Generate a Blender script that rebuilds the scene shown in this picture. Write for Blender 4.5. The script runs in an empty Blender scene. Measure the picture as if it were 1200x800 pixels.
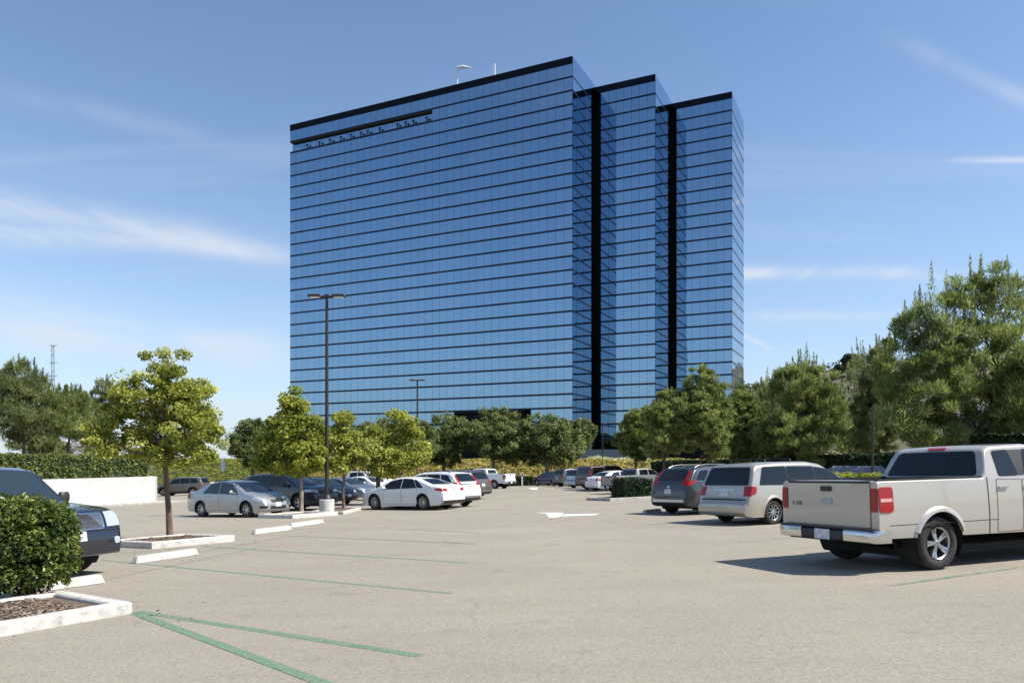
import bpy, bmesh, math, random
import numpy as np
from mathutils import Vector, Matrix
from mathutils.bvhtree import BVHTree
R = math.radians
sc = bpy.context.scene
COL = sc.collection
PXW, F0, HY, HC = 1200.0, 890.0, 538.0, 1.623

# ------------------------------------------------------------------ camera
cd = bpy.data.cameras.new('camera'); cam = bpy.data.objects.new('camera', cd); COL.objects.link(cam)
cam.location = (0, 0, HC); cam.rotation_euler = (R(90), 0, 0)
cd.sensor_width = 36; cd.lens = 36 * F0 / PXW; cd.shift_y = (HY - 400) / PXW
cd.clip_start = .1; cd.clip_end = 9000
sc.camera = cam
# ------------------------------------------------------------------ light
SUN_EL = R(50); SUN_AZ = math.atan2(-.24, .97)        # direction to the sun, angle from +X
sund = Vector((math.cos(SUN_AZ) * math.cos(SUN_EL), math.sin(SUN_AZ) * math.cos(SUN_EL), math.sin(SUN_EL)))
sl = bpy.data.lights.new('sun', 'SUN'); sl.energy = 4.3; sl.angle = R(.53); sl.color = (1, .945, .86)
so = bpy.data.objects.new('sun', sl); COL.objects.link(so)
so.rotation_euler = sund.to_track_quat('Z', 'Y').to_euler()
so.location = (20, -10, 40)
w = bpy.data.worlds.new('World'); sc.world = w; w.use_nodes = True
nt = w.node_tree; N = nt.nodes; Lk = nt.links
for n in list(N): N.remove(n)
out = N.new('ShaderNodeOutputWorld'); bg = N.new('ShaderNodeBackground'); sky = N.new('ShaderNodeTexSky')
sky.sky_type = 'NISHITA'; sky.sun_disc = False; sky.sun_elevation = SUN_EL
sky.sun_rotation = math.pi / 2 - SUN_AZ
sky.altitude = 0; sky.air_density = 1.0; sky.dust_density = .25; sky.ozone_density = 3.6
bg.inputs['Strength'].default_value = .105
tc = N.new('ShaderNodeTexCoord')
# thin cirrus streaks: noise on the view direction projected on a high flat layer
sep = N.new('ShaderNodeSeparateXYZ'); Lk.new(tc.outputs['Generated'], sep.inputs[0])
mx = N.new('ShaderNodeMath'); mx.operation = 'MAXIMUM'; mx.inputs[1].default_value = .03; Lk.new(sep.outputs['Z'], mx.inputs[0])
ad = N.new('ShaderNodeMath'); ad.operation = 'ADD'; ad.inputs[1].default_value = .12; Lk.new(mx.outputs[0], ad.inputs[0])
dx = N.new('ShaderNodeMath'); dx.operation = 'DIVIDE'; Lk.new(sep.outputs['X'], dx.inputs[0]); Lk.new(ad.outputs[0], dx.inputs[1])
dy = N.new('ShaderNodeMath'); dy.operation = 'DIVIDE'; Lk.new(sep.outputs['Y'], dy.inputs[0]); Lk.new(ad.outputs[0], dy.inputs[1])
cb = N.new('ShaderNodeCombineXYZ'); Lk.new(dx.outputs[0], cb.inputs[0]); Lk.new(dy.outputs[0], cb.inputs[1])

def cloud(rotdeg, sx, sy, loc, lo, hi, detail=7, rough=.6):
    m = N.new('ShaderNodeMapping'); m.inputs['Rotation'].default_value = (0, 0, R(rotdeg))
    m.inputs['Scale'].default_value = (sx, sy, 1); m.inputs['Location'].default_value = loc
    Lk.new(cb.outputs[0], m.inputs[0])
    n = N.new('ShaderNodeTexNoise'); n.inputs['Scale'].default_value = 1; n.inputs['Detail'].default_value = detail
    n.inputs['Roughness'].default_value = rough; n.inputs['Distortion'].default_value = .5
    Lk.new(m.outputs[0], n.inputs['Vector'])
    r = N.new('ShaderNodeMapRange'); r.interpolation_type = 'SMOOTHSTEP'
    r.inputs['From Min'].default_value = lo; r.inputs['From Max'].default_value = hi
    Lk.new(n.outputs['Fac'], r.inputs['Value'])
    return r.outputs[0]

def math2(op, a, b):
    m = N.new('ShaderNodeMath'); m.operation = op; m.use_clamp = op in ('MAXIMUM',)
    for i, v in enumerate((a, b)):
        if isinstance(v, (int, float)): m.inputs[i].default_value = v
        else: Lk.new(v, m.inputs[i])
    return m.outputs[0]

def streak(px0, py0, px1, py1, halfw, gain, seed):
    """one real contrail-like cloud bank: a soft band across the sky between two directions"""
    def plane(px, py):
        v = Vector(((px - 600) / F0, 1, (HY - py) / F0)).normalized()
        d = max(v.z, .03) + .12
        return Vector((v.x / d, v.y / d))
    a, b = plane(px0, py0), plane(px1, py1); t = (b - a); ln = t.length; t.normalize()
    m = N.new('ShaderNodeVectorMath'); m.operation = 'SUBTRACT'; Lk.new(cb.outputs[0], m.inputs[0]); m.inputs[1].default_value = (a.x, a.y, 0)
    def dot(v):
        d = N.new('ShaderNodeVectorMath'); d.operation = 'DOT_PRODUCT'; Lk.new(m.outputs[0], d.inputs[0]); d.inputs[1].default_value = v; return d.outputs['Value']
    al = dot((t.x, t.y, 0)); ac = dot((-t.y, t.x, 0))
    nz = N.new('ShaderNodeTexNoise'); nz.inputs['Scale'].default_value = 1.6; nz.inputs['Detail'].default_value = 6
    mp = N.new('ShaderNodeMapping'); mp.inputs['Location'].default_value = (seed, 0, 0); Lk.new(cb.outputs[0], mp.inputs[0]); Lk.new(mp.outputs[0], nz.inputs['Vector'])
    ac2 = math2('ADD', ac, math2('MULTIPLY', math2('SUBTRACT', nz.outputs['Fac'], .5), halfw * 1.9))
    q = math2('DIVIDE', ac2, halfw); q = math2('MULTIPLY', q, q); q = math2('MULTIPLY', q, -1.0)
    ex = N.new('ShaderNodeMath'); ex.operation = 'EXPONENT'; Lk.new(q, ex.inputs[0])
    e = math2('DIVIDE', math2('SUBTRACT', al, ln / 2), ln / 2 * .9); e = math2('POWER', math2('ABSOLUTE', e, 0), 4.0); e = math2('MULTIPLY', e, -1.0)
    ex2 = N.new('ShaderNodeMath'); ex2.operation = 'EXPONENT'; Lk.new(e, ex2.inputs[0])
    tex = math2('MULTIPLY', cloud(20, 2.2, .9, (seed * 3, 1, 0), .2, .75), gain)
    return math2('MULTIPLY', math2('MULTIPLY', ex.outputs[0], ex2.outputs[0]), tex)

c1 = math2('MULTIPLY', cloud(-28, .55, 2.3, (3.1, 1.7, 0), .47, .82), .2)
s = c1
for args in ((-160, 218, 372, 308, .12, 1.0, 1.3), (-160, 262, 372, 300, .10, .85, 3.3), (-260, 345, 360, 430, .36, .75, 4.1), (-60, 90, 260, 170, .05, .22, 6.1),
             (780, 322, 1110, 322, .07, 1.25, 7.7), (860, 372, 1090, 368, .08, .5, 8.8), (1040, 42, 1250, 142, .022, .38, 2.9), (1095, 188, 1290, 189, .018, .7, 5.2), (860, 385, 910, 412, .02, .7, 6.6), (-200, 480, 700, 500, .5, .3, 9.2)):
    s = math2('MAXIMUM', s, streak(*args))
# whitish air near the horizon
hz_ = N.new('ShaderNodeMath'); hz_.operation = 'EXPONENT'; Lk.new(math2('MULTIPLY', mx.outputs[0], -7.5), hz_.inputs[0])
hf = math2('MINIMUM', math2('ADD', math2('MULTIPLY', hz_.outputs[0], .9), .0), .9)
mixh = N.new('ShaderNodeMix'); mixh.data_type = 'RGBA'; mixh.clamp_factor = True
Lk.new(hf, mixh.inputs['Factor']); Lk.new(sky.outputs[0], mixh.inputs[6]); mixh.inputs[7].default_value = (3.35, 4.0, 5.1, 1)
mixc = N.new('ShaderNodeMix'); mixc.data_type = 'RGBA'; mixc.clamp_factor = True
Lk.new(s, mixc.inputs['Factor']); Lk.new(mixh.outputs[2], mixc.inputs[6]); mixc.inputs[7].default_value = (4.5, 4.8, 5.25, 1)
Lk.new(mixc.outputs[2], bg.inputs['Color']); Lk.new(bg.outputs[0], out.inputs[0])
# ------------------------------------------------------------------ view
sc.view_settings.view_transform = 'Standard'; sc.view_settings.look = 'None'
sc.view_settings.gamma = 1; sc.view_settings.exposure = 0.72
sc.render.engine = 'CYCLES'; sc.render.resolution_x = 1024; sc.render.resolution_y = 682
sc.cycles.max_bounces = 6; sc.cycles.transparent_max_bounces = 8

# ------------------------------------------------------------------ terrain functions
VU = Vector((-.902, .431))        # along the long facade, to the left and away
VV = Vector((.431, .902))         # away from the camera, to the right
def gz(x, y): return .0227 * x - .0155 * y
def sm(t): t = min(1, max(0, t)); return t * t * (3 - 2 * t)
def px(x, s): return (x - 600) / s, F0 / s
def gp(x, y):
    s = (y - 551.8 + .0227 * (x - 600)) / 1.623
    return Vector((*px(x, s), gz(*px(x, s))))
def ter(x, y):
    yy = y + .47 * (x - 4)               # far kerb of the lot runs parallel to the building
    lot = gz(max(-70, min(60, x)), max(-60, min(95, y)))
    k = sm((yy - 90.5) / 12)
    kx = sm((x - 27 - .12 * y) / 8) * .8
    kb = sm((-y - 40) / 30)
    h = lot * (1 - k) + k * (1.35)
    return h * (1 - kb) - .9 * kb * 0 + kx * .8 * (1 - k)

# ------------------------------------------------------------------ helpers
def tag(o, label=None, cat=None, group=None, kind=None):
    if label: o['label'] = label
    if cat: o['category'] = cat
    if group: o['group'] = group
    if kind: o['kind'] = kind
    return o
def empty(name, loc=(0, 0, 0), rz=0):
    o = bpy.data.objects.new(name, None); COL.objects.link(o); o.location = loc; o.rotation_euler = (0, 0, rz)
    o.empty_display_size = .2
    return o
def link(name, me, parent=None, loc=(0, 0, 0), rot=(0, 0, 0)):
    o = bpy.data.objects.new(name, me); COL.objects.link(o); o.location = loc; o.rotation_euler = rot
    if parent: o.parent = parent
    return o
def mesh(name, verts, faces, mats, smooth=False, idx=None):
    me = bpy.data.meshes.new(name); me.from_pydata([tuple(v) for v in verts], [], faces)
    for m in (mats if isinstance(mats, (list, tuple)) else [mats]): me.materials.append(m)
    if idx is not None: me.polygons.foreach_set('material_index', idx)
    if smooth: me.polygons.foreach_set('use_smooth', [True] * len(me.polygons))
    me.update(); return me
def obj(name, bm, mat, parent=None, loc=(0, 0, 0), rot=(0, 0, 0), smooth=False, normals=True):
    if normals: bmesh.ops.recalc_face_normals(bm, faces=bm.faces)
    me = bpy.data.meshes.new(name); bm.to_mesh(me); bm.free()
    for m in (mat if isinstance(mat, (list, tuple)) else [mat]): me.materials.append(m)
    if smooth:
        me.polygons.foreach_set('use_smooth', [True] * len(me.polygons))
        try: me.set_sharp_from_angle(angle=R(38))
        except Exception: pass
    me.update()
    return link(name, me, parent, loc, rot)
def add_box(bm, c, d, rz=0, M=None, mi=0, taper=1.0):
    q = Matrix.Rotation(rz, 4, 'Z') if M is None else M
    vs = []
    for z in (-.5, .5):
        for x, y in ((-.5, -.5), (.5, -.5), (.5, .5), (-.5, .5)):
            t = taper if z > 0 else 1
            vs.append(bm.verts.new(Vector(c) + (q @ Vector((x * d[0] * t, y * d[1] * t, z * d[2])))))
    for f in ((3, 2, 1, 0), (4, 5, 6, 7), (0, 1, 5, 4), (1, 2, 6, 5), (2, 3, 7, 6), (3, 0, 4, 7)):
        bm.faces.new([vs[i] for i in f]).material_index = mi
    return vs
def add_tube(bm, pts, rad, n=8, cap=True, mi=0):
    pts = [Vector(p) for p in pts]; rings = []
    if not hasattr(rad, '__len__'): rad = [rad] * len(pts)
    for i, p in enumerate(pts):
        t = (pts[min(i + 1, len(pts) - 1)] - pts[max(i - 1, 0)]).normalized()
        a = t.cross(Vector((0, 0, 1)));  a = a.normalized() if a.length > .05 else t.cross(Vector((1, 0, 0))).normalized()
        b = t.cross(a)
        rings.append([bm.verts.new(p + (a * math.cos(k * 2 * math.pi / n) + b * math.sin(k * 2 * math.pi / n)) * rad[i]) for k in range(n)])
    for r0, r1 in zip(rings, rings[1:]):
        for k in range(n): bm.faces.new((r0[k], r0[(k + 1) % n], r1[(k + 1) % n], r1[k])).material_index = mi
    if cap: bm.faces.new(rings[0][::-1]); bm.faces.new(rings[-1])
def add_lathe(bm, prof, n=32, axis='Z', mi=0, c=(0, 0, 0)):
    rings = []
    for r, h in prof:
        ring = []
        for k in range(n):
            a = 2 * math.pi * k / n; p = (r * math.cos(a), r * math.sin(a), h) if axis == 'Z' else (r * math.cos(a), h, r * math.sin(a))
            ring.append(bm.verts.new(Vector(p) + Vector(c)))
        rings.append(ring)
    for a, b in zip(rings, rings[1:]):
        for k in range(n): bm.faces.new((a[k], a[(k + 1) % n], b[(k + 1) % n], b[k])).material_index = mi

# ------------------------------------------------------------------ materials
def mat(name, col, rough=.6, metal=0, spec=.5, coat=0, **kw):
    m = bpy.data.materials.new(name); m.use_nodes = True
    b = m.node_tree.nodes['Principled BSDF']
    b.inputs['Base Color'].default_value = (*col, 1); b.inputs['Roughness'].default_value = rough
    b.inputs['Metallic'].default_value = metal; b.inputs['Specular IOR Level'].default_value = spec
    b.inputs['Coat Weight'].default_value = coat; b.inputs['Coat Roughness'].default_value = .04
    m['b'] = 1
    return m
def noisecol(m, c1, c2, scale, detail=6, lo=.3, hi=.7, coord='Object', bump=0, bscale=None, rough=.55, stretch=None, c3=None, island=False):
    t = m.node_tree; b = t.nodes['Principled BSDF']
    co = t.nodes.new('ShaderNodeTexCoord'); n = t.nodes.new('ShaderNodeTexNoise'); r = t.nodes.new('ShaderNodeValToRGB')
    n.inputs['Scale'].default_value = scale; n.inputs['Detail'].default_value = detail; n.inputs['Roughness'].default_value = rough
    src = co.outputs[coord]
    if stretch:
        mp = t.nodes.new('ShaderNodeMapping'); mp.inputs['Scale'].default_value = stretch; t.links.new(src, mp.inputs[0]); src = mp.outputs[0]
    t.links.new(src, n.inputs['Vector']); t.links.new(n.outputs['Fac'], r.inputs[0])
    r.color_ramp.elements[0].position = lo; r.color_ramp.elements[0].color = (*c1, 1)
    r.color_ramp.elements[1].position = hi; r.color_ramp.elements[1].color = (*c2, 1)
    if c3: e = r.color_ramp.elements.new((lo + hi) / 2); e.color = (*c3, 1)
    t.links.new(r.outputs[0], b.inputs['Base Color'])
    if bump:
        n2 = t.nodes.new('ShaderNodeTexNoise'); n2.inputs['Scale'].default_value = bscale or scale * 3; n2.inputs['Detail'].default_value = 5
        t.links.new(src, n2.inputs['Vector'])
        bp = t.nodes.new('ShaderNodeBump'); bp.inputs['Strength'].default_value = bump; bp.inputs['Distance'].default_value = .02
        t.links.new(n2.outputs['Fac'], bp.inputs['Height']); t.links.new(bp.outputs[0], b.inputs['Normal'])
    return m

def asphalt():
    m = mat('asphalt', (.2, .18, .16), .88, spec=.25); t = m.node_tree; b = t.nodes['Principled BSDF']
    co = t.nodes.new('ShaderNodeTexCoord')
    def nz(scale, detail=4, rough=.6, stretch=None):
        n = t.nodes.new('ShaderNodeTexNoise'); n.inputs['Scale'].default_value = scale; n.inputs['Detail'].default_value = detail; n.inputs['Roughness'].default_value = rough
        if stretch:
            mp = t.nodes.new('ShaderNodeMapping'); mp.inputs['Scale'].default_value = stretch; mp.inputs['Rotation'].default_value = (0, 0, R(-62)); t.links.new(co.outputs['Object'], mp.inputs[0]); t.links.new(mp.outputs[0], n.inputs['Vector'])
        else: t.links.new(co.outputs['Object'], n.inputs['Vector'])
        return n.outputs['Fac']
    def ramp(src, a, ca, b_, cb_):
        r = t.nodes.new('ShaderNodeValToRGB'); r.color_ramp.elements[0].position = a; r.color_ramp.elements[0].color = (ca, ca, ca, 1)
        r.color_ramp.elements[1].position = b_; r.color_ramp.elements[1].color = (cb_, cb_, cb_, 1); t.links.new(src, r.inputs[0]); return r.outputs[0]
    def mul(a, bb):
        x = t.nodes.new('ShaderNodeMix'); x.data_type = 'RGBA'; x.blend_type = 'MULTIPLY'; x.inputs['Factor'].default_value = 1
        t.links.new(a, x.inputs[6]); t.links.new(bb, x.inputs[7]); return x.outputs[2]
    base = t.nodes.new('ShaderNodeValToRGB'); base.color_ramp.elements[0].color = (.266, .237, .190, 1); base.color_ramp.elements[1].color = (.418, .375, .302, 1)
    base.color_ramp.elements[0].position = .3; base.color_ramp.elements[1].position = .7
    t.links.new(nz(75, 3, .85), base.inputs[0])
    c = base.outputs[0]
    c = mul(c, ramp(nz(30, 4, .8), .36, .74, .60, 1.06))
    vs_ = t.nodes.new('ShaderNodeTexVoronoi'); vs_.inputs['Scale'].default_value = 24; t.links.new(co.outputs['Object'], vs_.inputs['Vector'])
    c = mul(c, ramp(vs_.outputs['Distance'], .05, .70, .26, 1.0))
    c = mul(c, ramp(nz(.45, 5, .6), .3, .92, .7, 1.02))
    c = mul(c, ramp(nz(.09, 3), .35, .93, .65, 1.03))
    c = mul(c, ramp(nz(1.0, 5, .65, (.16, 1.6, 1)), .3, .94, .62, 1.02))
    # fine cracks
    v = t.nodes.new('ShaderNodeTexVoronoi'); v.feature = 'DISTANCE_TO_EDGE'; v.inputs['Scale'].default_value = .32
    wv = t.nodes.new('ShaderNodeTexNoise'); wv.inputs['Scale'].default_value = 1.3; wv.inputs['Detail'].default_value = 6
    t.links.new(co.outputs['Object'], wv.inputs['Vector'])
    va = t.nodes.new('ShaderNodeMix'); va.data_type = 'VECTOR'; va.inputs['Factor'].default_value = .35
    t.links.new(co.outputs['Object'], va.inputs[4]); t.links.new(wv.outputs['Color'], va.inputs[5]); t.links.new(va.outputs[1], v.inputs['Vector'])
    cr = ramp(v.outputs['Distance'], .0, .86, .008, 1)
    mk = t.nodes.new('ShaderNodeMix'); mk.data_type = 'RGBA'; t.links.new(ramp(nz(.2, 2), .5, 0, .6, 1), mk.inputs['Factor']); mk.inputs[6].default_value = (1, 1, 1, 1)
    t.links.new(cr, mk.inputs[7]); c = mul(c, mk.outputs[2])
    # oil spots
    sp = ramp(nz(1.7, 2, .4), .66, 1, .75, .86); c = mul(c, sp)
    t.links.new(c, b.inputs['Base Color'])
    bp = t.nodes.new('ShaderNodeBump'); bp.inputs['Strength'].default_value = .55; bp.inputs['Distance'].default_value = .01
    t.links.new(nz(80, 4, .8), bp.inputs['Height']); t.links.new(bp.outputs[0], b.inputs['Normal'])
    return m

def leafmat(name, dark, mid, bright, transl=.35, nscale=1.2, rough=.5):
    m = bpy.data.materials.new(name); m.use_nodes = True; t = m.node_tree
    b = t.nodes['Principled BSDF']; o = t.nodes['Material Output']
    g = t.nodes.new('ShaderNodeNewGeometry'); co = t.nodes.new('ShaderNodeTexCoord'); n = t.nodes.new('ShaderNodeTexNoise')
    n.inputs['Scale'].default_value = nscale; n.inputs['Detail'].default_value = 3; t.links.new(co.outputs['Object'], n.inputs['Vector'])
    a = t.nodes.new('ShaderNodeMath'); a.operation = 'MULTIPLY_ADD'; a.inputs[1].default_value = .42
    n3 = t.nodes.new('ShaderNodeMath'); n3.operation = 'MULTIPLY_ADD'; n3.inputs[1].default_value = 1.15; n3.inputs[2].default_value = -.28
    t.links.new(n.outputs['Fac'], n3.inputs[0]); t.links.new(g.outputs['Random Per Island'], a.inputs[0]); t.links.new(n3.outputs[0], a.inputs[2])
    r = t.nodes.new('ShaderNodeValToRGB'); e = r.color_ramp.elements
    e[0].position = .12; e[0].color = (*dark, 1); e[1].position = .92; e[1].color = (*bright, 1); k = e.new(.5); k.color = (*mid, 1)
    t.links.new(a.outputs[0], r.inputs[0]); t.links.new(r.outputs[0], b.inputs['Base Color'])
    b.inputs['Roughness'].default_value = rough; b.inputs['Specular IOR Level'].default_value = .35
    tr = t.nodes.new('ShaderNodeBsdfTranslucent'); mx_ = t.nodes.new('ShaderNodeMixShader'); mx_.inputs[0].default_value = transl
    hs = t.nodes.new('ShaderNodeHueSaturation'); hs.inputs['Value'].default_value = 1.5; hs.inputs['Saturation'].default_value = 1.1; t.links.new(r.outputs[0], hs.inputs['Color'])
    t.links.new(hs.outputs[0], tr.inputs[0]); t.links.new(b.outputs[0], mx_.inputs[1]); t.links.new(tr.outputs[0], mx_.inputs[2])
    t.links.new(mx_.outputs[0], o.inputs[0])
    return m

def paint(name, col, metal=.0, rough=.35, coat=.6, dust=.42):
    """car paint with a faint film of dust"""
    m = mat(name, col, rough, metal, .5, coat); t = m.node_tree; b = t.nodes['Principled BSDF']
    co = t.nodes.new('ShaderNodeTexCoord'); n = t.nodes.new('ShaderNodeTexNoise'); n.inputs['Scale'].default_value = 2.2; n.inputs['Detail'].default_value = 7
    t.links.new(co.outputs['Object'], n.inputs['Vector'])
    s_ = t.nodes.new('ShaderNodeSeparateXYZ'); t.links.new(co.outputs['Object'], s_.inputs[0])
    mr = t.nodes.new('ShaderNodeMapRange'); mr.inputs['From Min'].default_value = 1.0; mr.inputs['From Max'].default_value = .15; mr.inputs['To Min'].default_value = dust * .1; mr.inputs['To Max'].default_value = dust
    t.links.new(s_.outputs['Z'], mr.inputs['Value'])
    mu = t.nodes.new('ShaderNodeMath'); mu.operation = 'MULTIPLY'; t.links.new(mr.outputs[0], mu.inputs[0]); t.links.new(n.outputs['Fac'], mu.inputs[1])
    mxx = t.nodes.new('ShaderNodeMix'); mxx.data_type = 'RGBA'; t.links.new(mu.outputs[0], mxx.inputs['Factor'])
    mxx.inputs[6].default_value = (*col, 1); mxx.inputs[7].default_value = (.27, .24, .2, 1); t.links.new(mxx.outputs[2], b.inputs['Base Color'])
    r2 = t.nodes.new('ShaderNodeMapRange'); r2.inputs['To Min'].default_value = rough * .8; r2.inputs['To Max'].default_value = rough * 1.3
    t.links.new(n.outputs['Fac'], r2.inputs['Value']); t.links.new(r2.outputs[0], b.inputs['Roughness'])
    return m

M = {}
M['asphalt'] = asphalt()
M['green_paint'] = noisecol(mat('green_paint', (.1, .25, .15), .8), (.085, .165, .095), (.20, .265, .18), 30, lo=.35, hi=.68)
M['worn_green'] = noisecol(mat('worn_green_paint', (.1, .25, .15), .85), (.24, .24, .19), (.085, .165, .10), 9, lo=.42, hi=.62)
M['white_paint'] = noisecol(mat('white_paint', (.75, .75, .72), .75), (.5, .48, .43), (.8, .79, .76), 22, lo=.33, hi=.52)
M['kerb'] = noisecol(mat('white_kerb', (.7, .7, .66), .8), (.30, .285, .26), (.54, .525, .485), 7, 10, .22, .5, bump=.3, bscale=50)
M['kerb_grey'] = noisecol(mat('grey_kerb', (.4, .38, .35), .85), (.28, .26, .23), (.5, .475, .43), 4, 8, .3, .7, bump=.25, bscale=50)
M['wall'] = noisecol(mat('white_wall', (.75, .74, .7), .85), (.46, .45, .43), (.52, .51, .49), 1.2, 9, .25, .6, bump=.04, bscale=60, stretch=(1, 1, .3))
M['concrete'] = noisecol(mat('concrete', (.5, .49, .45), .85), (.4, .38, .34), (.62, .6, .56), 6, 8, .3, .7, bump=.2, bscale=60)
M['mulch'] = noisecol(mat('mulch', (.15, .1, .07), .95), (.05, .032, .022), (.30, .21, .15), 40, 8, .3, .7, bump=.9, bscale=60, c3=(.15, .1, .07))
M['chip'] = leafmat('bark_chips', (.045, .03, .02), (.15, .105, .075), (.36, .29, .22), .0, 3, .9)
M['soil'] = noisecol(mat('dry_ground', (.2, .16, .11), .95), (.06, .055, .03), (.13, .115, .07), 1.2, 9, .3, .7, bump=.5, bscale=12, c3=(.085, .085, .04))
M['rubber'] = noisecol(mat('rubber', (.03, .03, .03), .8, spec=.3), (.02, .02, .02), (.05, .047, .043), 9)
M['blackplastic'] = mat('black_plastic', (.022, .022, .023), .5)
M['well'] = mat('wheel_well', (.008, .008, .008), .9)
M['alloy'] = mat('alloy', (.5, .5, .5), .38, 1)
M['alloy_dark'] = mat('dark_alloy', (.12, .12, .13), .4, 1)
M['chrome'] = mat('chrome', (.62, .61, .6), .2, 1)
M['glass'] = mat('tinted_glass', (.006, .008, .009), .02, 0, .5, 0)
M['glass2'] = mat('window_glass', (.02, .034, .04), .02, 0, 1.0, 0)
M['redlens'] = mat('red_lens', (.30, .004, .006), .3, 0, .4, .35)
M['pinklens'] = mat('pale_lens', (.62, .3, .26), .15, 0, .7, 1)
M['clearlens'] = mat('clear_lens', (.52, .55, .56), .12, .3, .8, 1)
M['amber'] = mat('amber_lens', (.6, .25, .03), .2, 0, .7, 1)
M['plate'] = noisecol(mat('number_plate', (.6, .6, .62), .5), (.45, .46, .52), (.72, .72, .72), 16, 2, .4, .6)
M['plate_text'] = mat('plate_letters', (.05, .06, .25), .5)
M['seam'] = mat('panel_gap', (.006, .006, .006), .9)
M['pole'] = mat('dark_pole', (.028, .024, .022), .5, .2)
M['pole_grey'] = mat('grey_pole', (.22, .22, .22), .5, .4)
M['bark'] = noisecol(mat('bark', (.12, .08, .06), .95), (.05, .032, .022), (.2, .14, .1), 14, 8, .3, .7, bump=.8, bscale=30, stretch=(1, 1, .25))
M['bark_pale'] = noisecol(mat('pale_bark', (.25, .2, .16), .95), (.12, .09, .07), (.36, .3, .24), 12, 8, .3, .7, bump=.6, bscale=30, stretch=(1, 1, .25))
M['leaf_yellow'] = leafmat('yellow_green_leaves', (.07, .09, .018), (.29, .315, .06), (.62, .61, .17), .46, 2.2)
M['leaf_lime'] = leafmat('lime_leaves', (.055, .085, .014), (.24, .275, .045), (.52, .51, .10), .44, 2)
M['leaf_ficus'] = leafmat('glossy_dark_leaves', (.03, .05, .014), (.13, .165, .05), (.34, .36, .13), .3, .8, .55)
M['leaf_shrub'] = leafmat('shrub_leaves', (.018, .036, .01), (.08, .12, .026), (.40, .42, .10), .32, 3.5, .3)
M['leaf_hedge'] = leafmat('hedge_leaves', (.05, .075, .02), (.16, .19, .055), (.38, .40, .13), .25, 1.6, .45)
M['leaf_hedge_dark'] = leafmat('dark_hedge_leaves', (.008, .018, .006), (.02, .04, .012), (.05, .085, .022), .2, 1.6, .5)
M['needle'] = leafmat('pine_needles', (.05, .075, .02), (.18, .22, .065), (.43, .47, .18), .4, .6, .55)
M['needle_grey'] = leafmat('grey_green_needles', (.05, .072, .028), (.17, .20, .075), (.40, .41, .18), .36, .55, .6)
M['leaf_far'] = leafmat('dull_green_leaves', (.016, .028, .012), (.045, .066, .026), (.12, .145, .06), .2, .3, .6)
M['flower'] = leafmat('yellow_ground_cover', (.16, .17, .05), (.40, .34, .11), (.58, .49, .18), .3, .5, .7)
M['flower_white'] = leafmat('white_flowers', (.2, .24, .08), (.5, .52, .3), (.8, .8, .6), .3, .8, .7)
M['brush'] = leafmat('dry_twigs', (.10, .075, .06), (.2, .16, .13), (.34, .28, .23), .1, .6, .8)

# --- building glass
def mirror():
    m = mat('mirror_glass', (.1, .3, .6), .012, 1.0); t = m.node_tree; b = t.nodes['Principled BSDF']
    g = t.nodes.new('ShaderNodeNewGeometry'); r = t.nodes.new('ShaderNodeValToRGB')
    r.color_ramp.elements[0].color = (.258, .385, .505, 1); r.color_ramp.elements[1].color = (.272, .402, .525, 1)
    t.links.new(g.outputs['Random Per Island'], r.inputs[0]); t.links.new(r.outputs[0], b.inputs['Base Color'])
    b.inputs['Specular Tint'].default_value = (1, 1, 1, 1)
    co = t.nodes.new('ShaderNodeTexCoord'); n = t.nodes.new('ShaderNodeTexNoise'); n.inputs['Scale'].default_value = .35; n.inputs['Detail'].default_value = 1
    t.links.new(co.outputs['Object'], n.inputs['Vector'])
    bp = t.nodes.new('ShaderNodeBump'); bp.inputs['Strength'].default_value = .08; bp.inputs['Distance'].default_value = .02
    t.links.new(n.outputs['Fac'], bp.inputs['Height']); t.links.new(bp.outputs[0], b.inputs['Normal'])
    return m
M['mirror'] = mirror()
M['band'] = mat('dark_band', (.003, .009, .03), .3, 0, .3)
M['fascia'] = mat('dark_fascia', (.005, .008, .015), .6, 0, .12)
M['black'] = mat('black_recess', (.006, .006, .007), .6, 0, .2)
M['soffit'] = mat('brown_soffit', (.05, .042, .03), .8)
M['white_metal'] = mat('white_metal', (.8, .8, .8), .4)
M['wall_panel'] = mat('grey_panel', (.22, .25, .26), .5)
M['siding'] = noisecol(mat('blue_grey_siding', (.2, .23, .27), .8), (.17, .2, .24), (.26, .29, .33), 3, stretch=(.2, .2, 6))
M['shingle'] = noisecol(mat('grey_shingles', (.2, .2, .22), .85), (.15, .15, .18), (.28, .28, .3), 5)

# ================================================================== GROUND
def axis_pts(lo, hi, fine_lo, fine_hi, step):
    a = list(np.arange(fine_lo, fine_hi + .01, step)); d = step
    x = fine_hi
    while x < hi: d *= 1.35; x += d; a.append(min(x, hi))
    x = fine_lo; d = step; pre = []
    while x > lo: d *= 1.35; x -= d; pre.append(max(x, lo))
    return pre[::-1] + a
def ground():
    xs = axis_pts(-3500, 3500, -75, 75, 2.5); ys = axis_pts(-3500, 3500, -50, 150, 2.5)
    V = [(x, y, ter(x, y) - .012 if abs(x) < 500 and abs(y) < 500 else ter(x, y)) for y in ys for x in xs]; nx = len(xs)
    Fc = [(j * nx + i, j * nx + i + 1, (j + 1) * nx + i + 1, (j + 1) * nx + i) for j in range(len(ys) - 1) for i in range(nx - 1)]
    o = link('ground', mesh('ground', V, Fc, M['soil'], True)); tag(o, kind='structure')
ground()
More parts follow.
